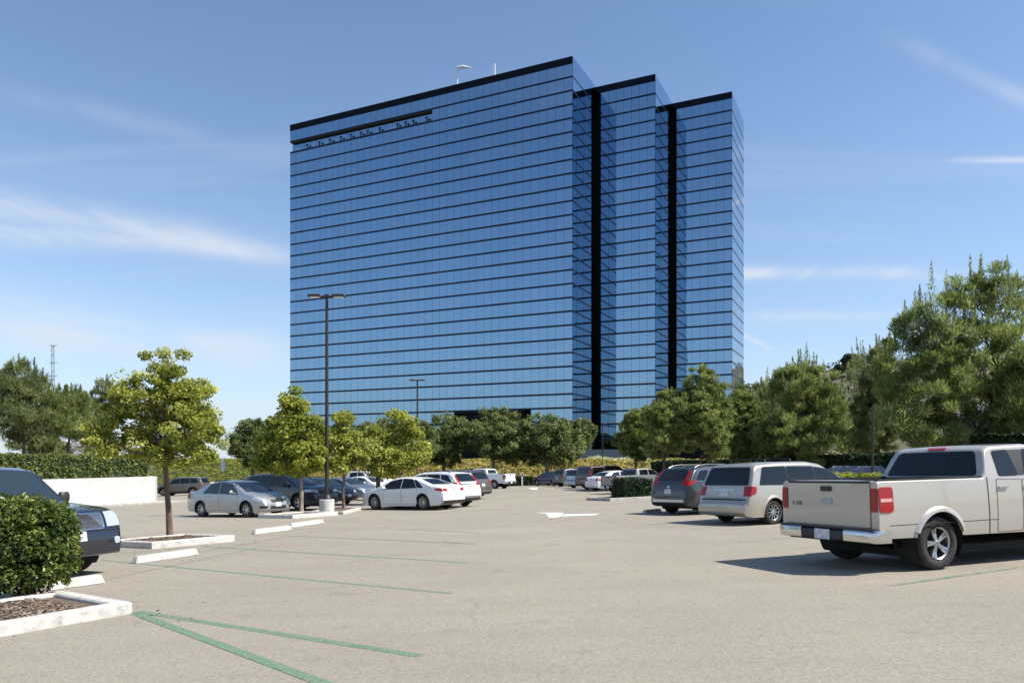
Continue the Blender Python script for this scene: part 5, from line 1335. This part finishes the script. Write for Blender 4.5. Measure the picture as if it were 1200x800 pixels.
# left pines behind the hedge
pine(28, 12.5, 411, 517, 92, 'ragged pine behind the clipped hedge at the left edge', 47, 'needle_grey', 300, 110, ls=.2, base_z=1.4)
pine(80, 12, 446, 520, 95, 'lower spreading pine right of the left edge pine', 48, 'needle', 320, 110, ls=.2, base_z=1.4)
pine(123, 10, 434, 520, 50, 'thin pine top behind the nearest slim tree', 49, 'needle_grey', 160, 90, ls=.2, base_z=1.4)
pine(-22, 12, 430, 520, 80, 'pine just beyond the left frame edge', 51, 'needle', 200, 90, ls=.2, base_z=1.4)
# trees behind the camera and to the sides: they are what the glass reflects
for i, (X, Y, Hh, wd) in enumerate([(-58, 66, 9, 9), (-74, 58, 11, 9), (60, 172, 22, 5), (55, 163, 20, 4.5), (-88, 45, 10, 10), (-100, 38, 9, 9), (-112, 22, 11, 9), (62, 96, 17, 8), (68, 88, 15, 9), (74, 102, 18, 9), (84, 110, 16, 10), (-66, 40, 9, 8), (-52, 83, 8, 8)]):
    pine(0, 1, 0, 0, 0, '', 0) if False else None
    s = F0 / Y
    pine(600 + X * s, s, HY - (Hh - HC + ter(X, Y)) * s, HY + .2 * s, wd * s, 'distant pine standing %s' % ['beyond the left wall, nearest the lot corner', 'beyond the left wall, second from the lot corner', 'close behind the right end of the tower', 'just right of the one behind the right end of the tower', 'beyond the left wall, third from the lot corner', 'beyond the left wall, fourth from the lot corner', 'beyond the left wall, farthest from the lot corner', 'right of the tower, nearest the glass', 'right of the tower, closest to the camera', 'right of the tower, tallest', 'right of the tower, farthest right', 'behind the parked grey suv', 'left of the round tree row'][i], 80 + i, 'needle_grey', 130, 60, ls=.32, spires=6, group='distant pines that the tower mirrors')

# shrub near left
def shrub(name, label, lobes, nc, per, ls, cr, loc, m, seed, cat='shrub', shell=.75):
    rng = np.random.default_rng(seed); root = empty(name, loc); tag(root, label, cat)
    bm = bmesh.new()
    for k in range(16):
        l = lobes[k % len(lobes)]; limb(bm, rng, (rng.normal() * .09, rng.normal() * .09, -.05), (l[0] + rng.normal() * l[3] * .35, l[1] + rng.normal() * l[4] * .35, l[2] + rng.normal() * .15), .022, .006, 5, .15, 5)
    obj('stems', bm, M['bark'], root, smooth=True)
    cl = lobe_clumps(rng, lobes, nc, shell); cl = cl[cl[:, 2] > .12]
    V = leaves_np(rng, cl, np.full((len(cl), 3), cr), per, ls, .5, .35)
    V = V.reshape(-1, 4, 3); V = V[V[:, :, 2].min(1) > .05].reshape(-1, 3)
    link('foliage', quad_mesh('foliage', V, M[m]), root); return root
g = gp(40, 706)
shrub('round_shrub', 'dense glossy green round shrub in the nearest kerbed bed', [(0, 0, .78, .56, .56, .60), (-.5, .05, .8, .55, .5, .6), (.14, 0, .62, .5, .5, .5), (-1.0, .1, .75, .5, .5, .62), (.05, .1, .92, .48, .45, .44), (-.2, -.05, .35, .5, .45, .3), (-.9, 0, .35, .5, .45, .3)], 800, 56, .037, .095, (g.x - .13, g.y + .12, gz(g.x, g.y) + .04), 'leaf_shrub', 71, shell=.72)

# clipped hedges
def hedge(name, label, path, h, wd, m, n, ls, seed, z0=None, cat='hedge'):
    """box hedge along a path of world xy points"""
    rng = np.random.default_rng(seed); P = [Vector(p) for p in path]; c = sum(P, Vector((0, 0))) / len(P)
    zc = ter(c.x, c.y) if z0 is None else z0; root = empty(name, (c.x, c.y, zc)); tag(root, label, cat)
    V = []; tot = sum((b - a).length for a, b in zip(P, P[1:])); bm = bmesh.new()
    for a, b in zip(P, P[1:]):
        L_ = (b - a).length; d = (b - a) / L_; nn = Vector((-d.y, d.x)); k = int(n * L_ / tot)
        u = rng.uniform(0, L_, k); v = rng.uniform(-.5, .5, k) * wd; z = rng.uniform(0, 1, k) * h
        face = rng.choice(4, k, p=[.36, .2, .36, .08]); jit = rng.normal(0, .05, k) + .05 * np.sin(u * 2.1) + .03 * np.sin(u * 5.3 + z * 3)
        v = np.where(face == 0, -wd / 2 - jit, np.where(face == 1, wd / 2 + jit, v)); z = np.where(face == 2, h + jit, z)
        u = np.where(face == 3, np.where(rng.uniform(0, 1, k) < .5, 0, L_), u)
        zz = np.zeros(k) if z0 is not None else np.array([ter(a.x + d.x * q, a.y + d.y * q) - zc for q in u])
        cen = np.stack([a.x + d.x * u + nn.x * v - c.x, a.y + d.y * u + nn.y * v - c.y, z + zz], 1)
        V.append(leaves_np(rng, cen, np.full((k, 3), .07), 4, ls, .5, .5))
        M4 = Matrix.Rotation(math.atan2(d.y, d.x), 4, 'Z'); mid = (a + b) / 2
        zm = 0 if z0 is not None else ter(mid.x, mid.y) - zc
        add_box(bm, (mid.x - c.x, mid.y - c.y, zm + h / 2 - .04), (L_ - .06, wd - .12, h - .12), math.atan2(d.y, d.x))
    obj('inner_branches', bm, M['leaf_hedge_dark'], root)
    link('foliage', quad_mesh('foliage', np.concatenate(V), M[m]), root); return root
# retaining wall and hedge at left
wA, wB = gp(182, 588.5).xy, gp(55, 596).xy
wd_ = (wB - wA).normalized(); wC = wA + wd_ * 26
wn = Vector((wd_.y, -wd_.x)); wn = wn if wn.x < 0 else -wn          # towards the raised bed
ztw = HC + (HY - 558) / (F0 / wA.y)
bm = bmesh.new(); seg = 6; cW = (wA + wC) / 2
pts = [wA.lerp(wC, i / seg) for i in range(seg + 1)]
for i in range(seg):
    a, b = pts[i], pts[i + 1]; za, zb_ = gz(a.x, a.y), gz(b.x, b.y); zta = ztw; q = []
    for p, z in ((a, za - .3), (b, zb_ - .3), (b, zta), (a, zta)): q.append((p, z))
    f0 = [bm.verts.new((p.x - cW.x, p.y - cW.y, z)) for p, z in q]; f1 = [bm.verts.new((p.x + wn.x * .3 - cW.x, p.y + wn.y * .3 - cW.y, z)) for p, z in q]
    bm.faces.new(f0); bm.faces.new(f1[::-1]); bm.faces.new((f0[3], f0[2], f1[2], f1[3]))
    if i == 0: bm.faces.new((f0[0], f0[3], f1[3], f1[0]))
# short return end pier
o = obj('retaining_wall', bm, M['wall'], None, (cW.x, cW.y, 0)); tag(o, 'long white rendered retaining wall below the clipped hedge', 'wall')
ret = wA + wn * .32 + VV * .25
bm = bmesh.new(); r2 = ret + Vector((-.56, .83)) * 16; dm = (ret + r2) / 2
add_box(bm, (0, 0, 0), ((r2 - ret).length, .3, ztw + 2.2), math.atan2((r2 - ret).y, (r2 - ret).x)); o = obj('return_wall', bm, M['wall'], None, (dm.x, dm.y, (ztw - 2.2) / 2 - .02)); tag(o, 'white wall running back from the end of the retaining wall', 'wall')
# raised bed behind
bm = bmesh.new(); q = [wA + wn * .28, wC + wn * .28, wC + wn * 60 , wA + wn * 50 + Vector((-20, 30)), r2]
bm.faces.new([bm.verts.new((p.x, p.y, ztw - .12)) for p in q]); o = obj('planting_terrace', bm, M['soil'], normals=True); tag(o, kind='structure')
if o.data.polygons[0].normal.z < 0: o.data.flip_normals()
h0 = wA + wn * .75 + wd_ * .4
hedge('clipped_hedge', 'long clipped green hedge along the top of the white wall', [h0, h0 + wd_ * 24], 1.45, .9, 'leaf_hedge', 12000, .085, 72, z0=ztw - .05)
# pale kerb at the wall foot
kerb_p = [gp(214, 589).xy, gp(214, 595).xy * 1.0, gp(132, 600).xy, gp(60, 606).xy]
bm = bmesh.new()
a0 = wA - wn * 1.6 - wd_ * 1.2; a1 = wA - wn * 1.6 + wd_ * 24; mm_ = (a0 + a1) / 2
add_box(bm, (0, 0, .03), ((a1 - a0).length, .35, .14), math.atan2(wd_.y, wd_.x)); o = obj('kerb', bm, M['kerb_grey'], None, (mm_.x, mm_.y, gz(mm_.x, mm_.y)))
dz_ = (gz(a1.x, a1.y) - gz(a0.x, a0.y)) / (a1 - a0).length
o.rotation_euler = (0, 0, 0); tag(o, kind='structure'); o.name = 'pavement_kerb'
for v in o.data.vertices: v.co.z += gz(mm_.x + v.co.x, mm_.y + v.co.y) - gz(mm_.x, mm_.y)
sheet('pavement', [a0 + wn * .15, a1 + wn * .15, a1 + wn * 1.6, a0 + wn * 1.6], M['concrete'], .09)

# island with box hedge on the right
H0_ = gp(715, 587).xy; dR = Vector((math.cos(R(31)), math.sin(R(31)))); nR = Vector((-dR.y, dR.x))
kerb_island('planting_island', [H0_, H0_ + dR * 6.5, H0_ + dR * 6.5 + nR * 2.0, H0_ + nR * 2.0], .15, .16, 'mulch', 'grey kerbed bed under the low box hedge on the right', 'kerb_grey')
hedge('box_hedge', 'low dark square-cut box hedge between silver pickup and dark crossover', [H0_ + nR * .75 + dR * 1.1, H0_ + nR * .75 + dR * 3.0], 1.0, 1.0, 'leaf_hedge_dark', 2600, .05, 73)
# hedge strip behind pickup, right
hedge('clipped_hedge', 'low sunlit hedge seen over the champagne pickup bed', [Vector(px(975, 23)), Vector(px(1030, 26))], 1.0, 1.0, 'leaf_lime', 2600, .07, 74)
hedge('clipped_hedge', 'dark tall hedge in front of the blue-grey house at the right edge', [Vector(px(1145, 20)), Vector(px(1230, 22))], 3.0, 1.0, 'leaf_hedge_dark', 4200, .09, 75)
hedge('clipped_hedge', 'dark hedge along the far kerb beneath the round evergreen trees', [Vector(px(505, 10.9)), Vector(px(622, 10.4))], .95, .9, 'leaf_hedge_dark', 3000, .1, 76)
hedge('clipped_hedge', 'dark hedge line behind the silver sedan roof', [Vector(px(255, 9.9)), Vector(px(330, 10))], 1.2, 1.2, 'leaf_hedge_dark', 2600, .1, 77)
hedge('clipped_hedge', 'long dark hedge closing the lot behind the right row of trees', [Vector(px(770, 11.3)), Vector(px(880, 12.6)), Vector(px(1010, 15.5)), Vector(px(1130, 18))], 2.2, 2.0, 'leaf_hedge_dark', 9000, .12, 78)

# yellow flowering slope
def cover(name, label, box, n, ls, m, seed, cond=None, h=.25):
    rng = np.random.default_rng(seed); x0, x1, y0, y1 = box; pts = []
    X = rng.uniform(x0, x1, n); Y = rng.uniform(y0, y1, n)
    for x, y in zip(X, Y):
        yl = farline(x, y); 
        if cond and not cond(x, yl): continue
        b = .5 + .5 * math.sin(x * .9 + y * .7) * math.sin(y * 1.3 - x * .4)
        pts.append((x, yl, ter(x, yl) + h * b * rng.uniform(.2, 1)))
    V = leaves_np(rng, np.array(pts), np.full((len(pts), 3), .22), 3, ls, .6, .7)
    o = link(name, quad_mesh(name, V, M[m])); tag(o, label, 'ground cover', kind='stuff')
cover('ground_cover', 'yellow and green flowering ground cover on the bank before the tower', (-38, 34, 1.5, 14), 42000, .2, 'flower', 81, h=.4)
cover('ground_cover', 'pale cream flowers along the top of the bank', (10, 18, 11.5, 15), 2600, .14, 'flower_white', 82, h=.7)
cover('ground_cover', 'green ground cover on the left verge', (-60, -28, 2, 24), 9000, .18, 'leaf_lime', 83, h=.4)
# dry brush behind the left hedge
rng = np.random.default_rng(9)
for i, (x, s_, hh, ww, lab) in enumerate([(70, 11.5, 1.6, 7, 'bare grey brush between the left pine trunks'), (20, 11.2, 1.5, 6, 'bare grey brush at the left edge under the pine')]):
    X, Y = px(x, s_); cen = np.stack([rng.uniform(-ww / 2, ww / 2, 500), rng.uniform(-1, 1, 500), rng.uniform(.1, hh, 500) * rng.uniform(.6, 1, 500)], 1)
    V = leaves_np(rng, cen, np.full((500, 3), .25), 14, .16, .06, .2, elong=(0, 0, .6)); o = link('brush', quad_mesh('brush', V, M['brush']), None, (X, Y, ztw - .12)); tag(o, lab, 'brush')
X, Y = px(83, 9); cen = lobe_clumps(rng, [(0, 0, 3.2, 5, 2, 3.0), (3, 0, 2.6, 3, 2, 2.4)], 300, .3)
V = leaves_np(rng, cen, np.full((300, 3), .55), 36, .22, .05, .2, elong=(0, 0, .5)); 
root = empty('bare_tree', (X, Y, ztw)); tag(root, 'bare twiggy grey tree crown on the skyline behind the left pines', 'tree')
link('crown', quad_mesh('crown', V, M['brush']), root)
bm = bmesh.new(); add_tube(bm, [(0, 0, -.2), (0, 0, 3)], [.2, .1], 8)
for k in range(14): limb(bm, rng, (0, 0, 1.2 + k * .1), tuple(cen[k * 9]), .06, .015, 4, .1, 5)
obj('trunk', bm, M['bark_pale'], root)

# ================================================================== HOUSES, SIGNS AT THE EDGES
def house(name, label, loc, rz, w_, d_, h_, roofh, wm, rm, wins=()):
    root = empty(name, loc, rz); tag(root, label, 'building')
    bm = bmesh.new(); add_box(bm, (0, 0, h_ / 2 - .5), (w_, d_, h_ + 1)); obj('wall', bm, M[wm], root)
    bm = bmesh.new(); o_ = .5; y0_, y1_ = -d_ / 2 - o_, d_ / 2 + o_; x_ = w_ / 2 + o_
    v = [bm.verts.new(p) for p in ((-x_, y0_, h_), (x_, y0_, h_), (x_, y1_, h_), (-x_, y1_, h_), (-x_ * .72, 0, h_ + roofh), (x_ * .72, 0, h_ + roofh))]
    for f in ((0, 1, 5, 4), (2, 3, 4, 5), (1, 2, 5), (3, 0, 4), (3, 2, 1, 0)): bm.faces.new([v[i] for i in f])
    obj('roof', bm, M[rm], root)
    for x, z, ww, hh in wins:
        bm = bmesh.new(); add_box(bm, (x, -d_ / 2 - .02, z), (ww + .16, .06, hh + .16)); f = obj('window', bm, M['white_metal'], root)
        bm = bmesh.new(); add_box(bm, (x, -d_ / 2 - .04, z), (ww, .06, hh)); obj('pane', bm, M['glass2'], f)
X, Y = px(1215, 12); house('house', 'blue-grey sided house glimpsed at the right edge behind the pine', (X, Y, ter(X, Y)), R(-8), 14, 8, 4.6, 1.4, 'siding', 'shingle', ((-5.5, 3.4, 1.6, 1.2), (-2, 3.4, 1.6, 1.2)))
X, Y = px(1004, 17.5); house('house', 'small hut with grey hipped roof behind the sunlit hedge', (X, Y, ter(X, Y) - 1.1), R(-10), 3.2, 3, 1.8, .75, 'wall', 'shingle')
X, Y = px(262, 9.5); bm = bmesh.new()
add_lathe(bm, [(.0, 1.55), (.25, 1.5), (.42, 1.3), (.5, 1.0), (.52, -.3)], 20); o = obj('white_monument', bm, M['white_metal'], None, (X, Y, HC + (HY - 549.5) / 9.5), smooth=True); o.scale = (.62, .4, .78); tag(o, 'small white rounded marker behind the silver sedan', 'marker')
# low white wall behind the sedan
a, b = gp(243, 574).xy, gp(312, 570).xy; m_ = (a + b) / 2; bm = bmesh.new(); add_box(bm, (0, 0, .5), ((b - a).length, .3, 1.5), math.atan2((b - a).y, (b - a).x))
o = obj('low_wall', bm, M['wall'], None, (m_.x, m_.y, gz(m_.x, m_.y) - .05)); tag(o, 'low white wall seen over the silver sedan roof', 'wall')
# posts along the far kerb
for i, (x, hh, lab) in enumerate([(573, 1.5, 'white post by the far kerb beside the white crew cab pickup'), (612, 1.3, 'short white post at the far kerb under the round trees'), (606, 2.6, 'tall thin white sign post on the yellow bank')]):
    X, Y = px(x, 10.6 if i < 2 else 9.6); bm = bmesh.new(); add_box(bm, (0, 0, hh / 2), (.16 if i < 2 else .09, .12, hh)); add_box(bm, (0, -.03, hh - .12), (.3 if i < 2 else .12, .06, .34)); o = obj('marker_post', bm, M['white_metal'], None, (X, Y, ter(X, Y))); tag(o, lab, 'post', 'white posts at the far kerb')
# far kerb
bm = bmesh.new(); a, b = Vector((-50, farline(-50, .6))), Vector((34, farline(34, .6))); prev = None
for k in range(40):
    p = a.lerp(b, k / 39); n_ = Vector((.425, .905)) * .2
    r_ = [bm.verts.new((p.x - n_.x, p.y - n_.y, gz(p.x, p.y) - .05)), bm.verts.new((p.x - n_.x, p.y - n_.y, gz(p.x, p.y) + .15)), bm.verts.new((p.x + n_.x, p.y + n_.y, gz(p.x, p.y) + .15)), bm.verts.new((p.x + n_.x, p.y + n_.y, gz(p.x, p.y) - .05))]
    if prev: [bm.faces.new((prev[i], prev[i + 1], r_[i + 1], r_[i])) for i in range(3)]
    prev = r_
o = obj('far_kerb', bm, M['kerb_grey']); tag(o, kind='structure')

# fallen leaves drifted along the kerbs
rng = np.random.default_rng(31); pts = []
for P_, n_, sp_ in ((ISL_A, 90, .7), (ISL_B, 140, 1.6), (ISL_C, 60, 1.2)):
    for k in range(n_):
        i = rng.integers(0, 2) * 3 if False else 0; a_, b_ = Vector(P_[i]), Vector(P_[i + 1]); u = rng.uniform(-.3, 1.2)
        e_ = Vector(P_[0]).lerp(Vector(P_[1]), u) if k % 3 else Vector(P_[0]).lerp(Vector(P_[3]), u)
        q_ = e_ + Vector((rng.normal() * .2 + abs(rng.normal()) * sp_ * .5, -abs(rng.normal()) * sp_ * .45)); pts.append((q_.x, q_.y, gz(q_.x, q_.y) + .012))
V = leaves_np(rng, np.array(pts), np.full((len(pts), 3), .004), 1, .028, .5, 3); o = link('fallen_leaves', quad_mesh('fallen_leaves', V, M['chip'])); tag(o, 'dry fallen leaves scattered on the asphalt beside the planting beds', 'leaves', kind='stuff')
# ================================================================== HILLS
def hill(name, cx, cy, rx, ry, h, seed, m):
    rng = random.Random(seed); nx, ny = 60, 40; V = []; Fc = []
    ph = [(rng.uniform(.5, 3), rng.uniform(0, 6), rng.uniform(.5, 3)) for _ in range(7)]
    for j in range(ny + 1):
        for i in range(nx + 1):
            u, v = i / nx * 2 - 1, j / ny * 2 - 1; d = max(0, 1 - u * u) * max(0, 1 - v * v)
            z = h * d ** .8 * (1 + .12 * sum(math.sin(a * 3 * u + b + c * 3 * v) for a, b, c in ph) / 2) - 3
            V.append((cx + u * rx, cy + v * ry, z))
    for j in range(ny):
        for i in range(nx): k = j * (nx + 1) + i; Fc.append((k, k + 1, k + nx + 2, k + nx + 1))
    o = link(name, mesh(name, V, Fc, m, True)); tag(o, kind='structure')
    return o
M['hillside'] = noisecol(mat('scrubby_hillside', (.08, .09, .05), .95), (.045, .055, .03), (.17, .15, .09), .035, 12, .35, .65, bump=0)
hill('hill', 250, 430, 230, 150, 54, 3, M['hillside'])
# scrub over the hill: a far wood that reads as one mass
ho = bpy.data.objects['hill']; rng = np.random.default_rng(4)
co = np.array([v.co for v in ho.data.vertices]); sel = rng.choice(len(co), 1500); cen = co[sel] + np.stack([rng.normal(0, 5, 1500), rng.normal(0, 4, 1500), rng.uniform(0, 2, 1500)], 1)
V = leaves_np(rng, cen, np.abs(rng.normal(1, .3, (1500, 1))) * np.array([3.2, 3.2, 2.2]), 30, .8, .7, .4)
o = link('hillside_scrub', quad_mesh('hillside_scrub', V, M['leaf_far'])); tag(o, 'dull green scrub covering the distant hill on the right', 'scrub', kind='stuff')
hb = BVHTree.FromPolygons([v.co.copy() for v in ho.data.vertices], [tuple(p.vertices) for p in ho.data.polygons])
def hz(x, y):
    h = hb.ray_cast(Vector((x, y, 500)), Vector((0, 0, -1))); return h[0].z if h[0] else ter(x, y)
for x_, s_, y_, lab, sd in ((996, 2.35, 414, 'round dark tree alone on the skyline left of the tallest pine', 91), (984, 2.35, 428, 'low dark tree on the skyline between the bushy pines', 92)):
    X, Y = px(x_, s_); z0 = hz(X, Y); zt_ = max(HC + (HY - y_) / s_, z0 + 5) - z0
    make_tree('far_tree', lab, [(0, 0, zt_ * .72, zt_ * .34, 3, zt_ * .26), (-1.5, 0, zt_ * .5, 2.6, 2, zt_ * .2)], zt_ * .35, .4, M['leaf_far'], M['bark'], 120, 60, .6, 1.1, (X, Y, z0), sd)
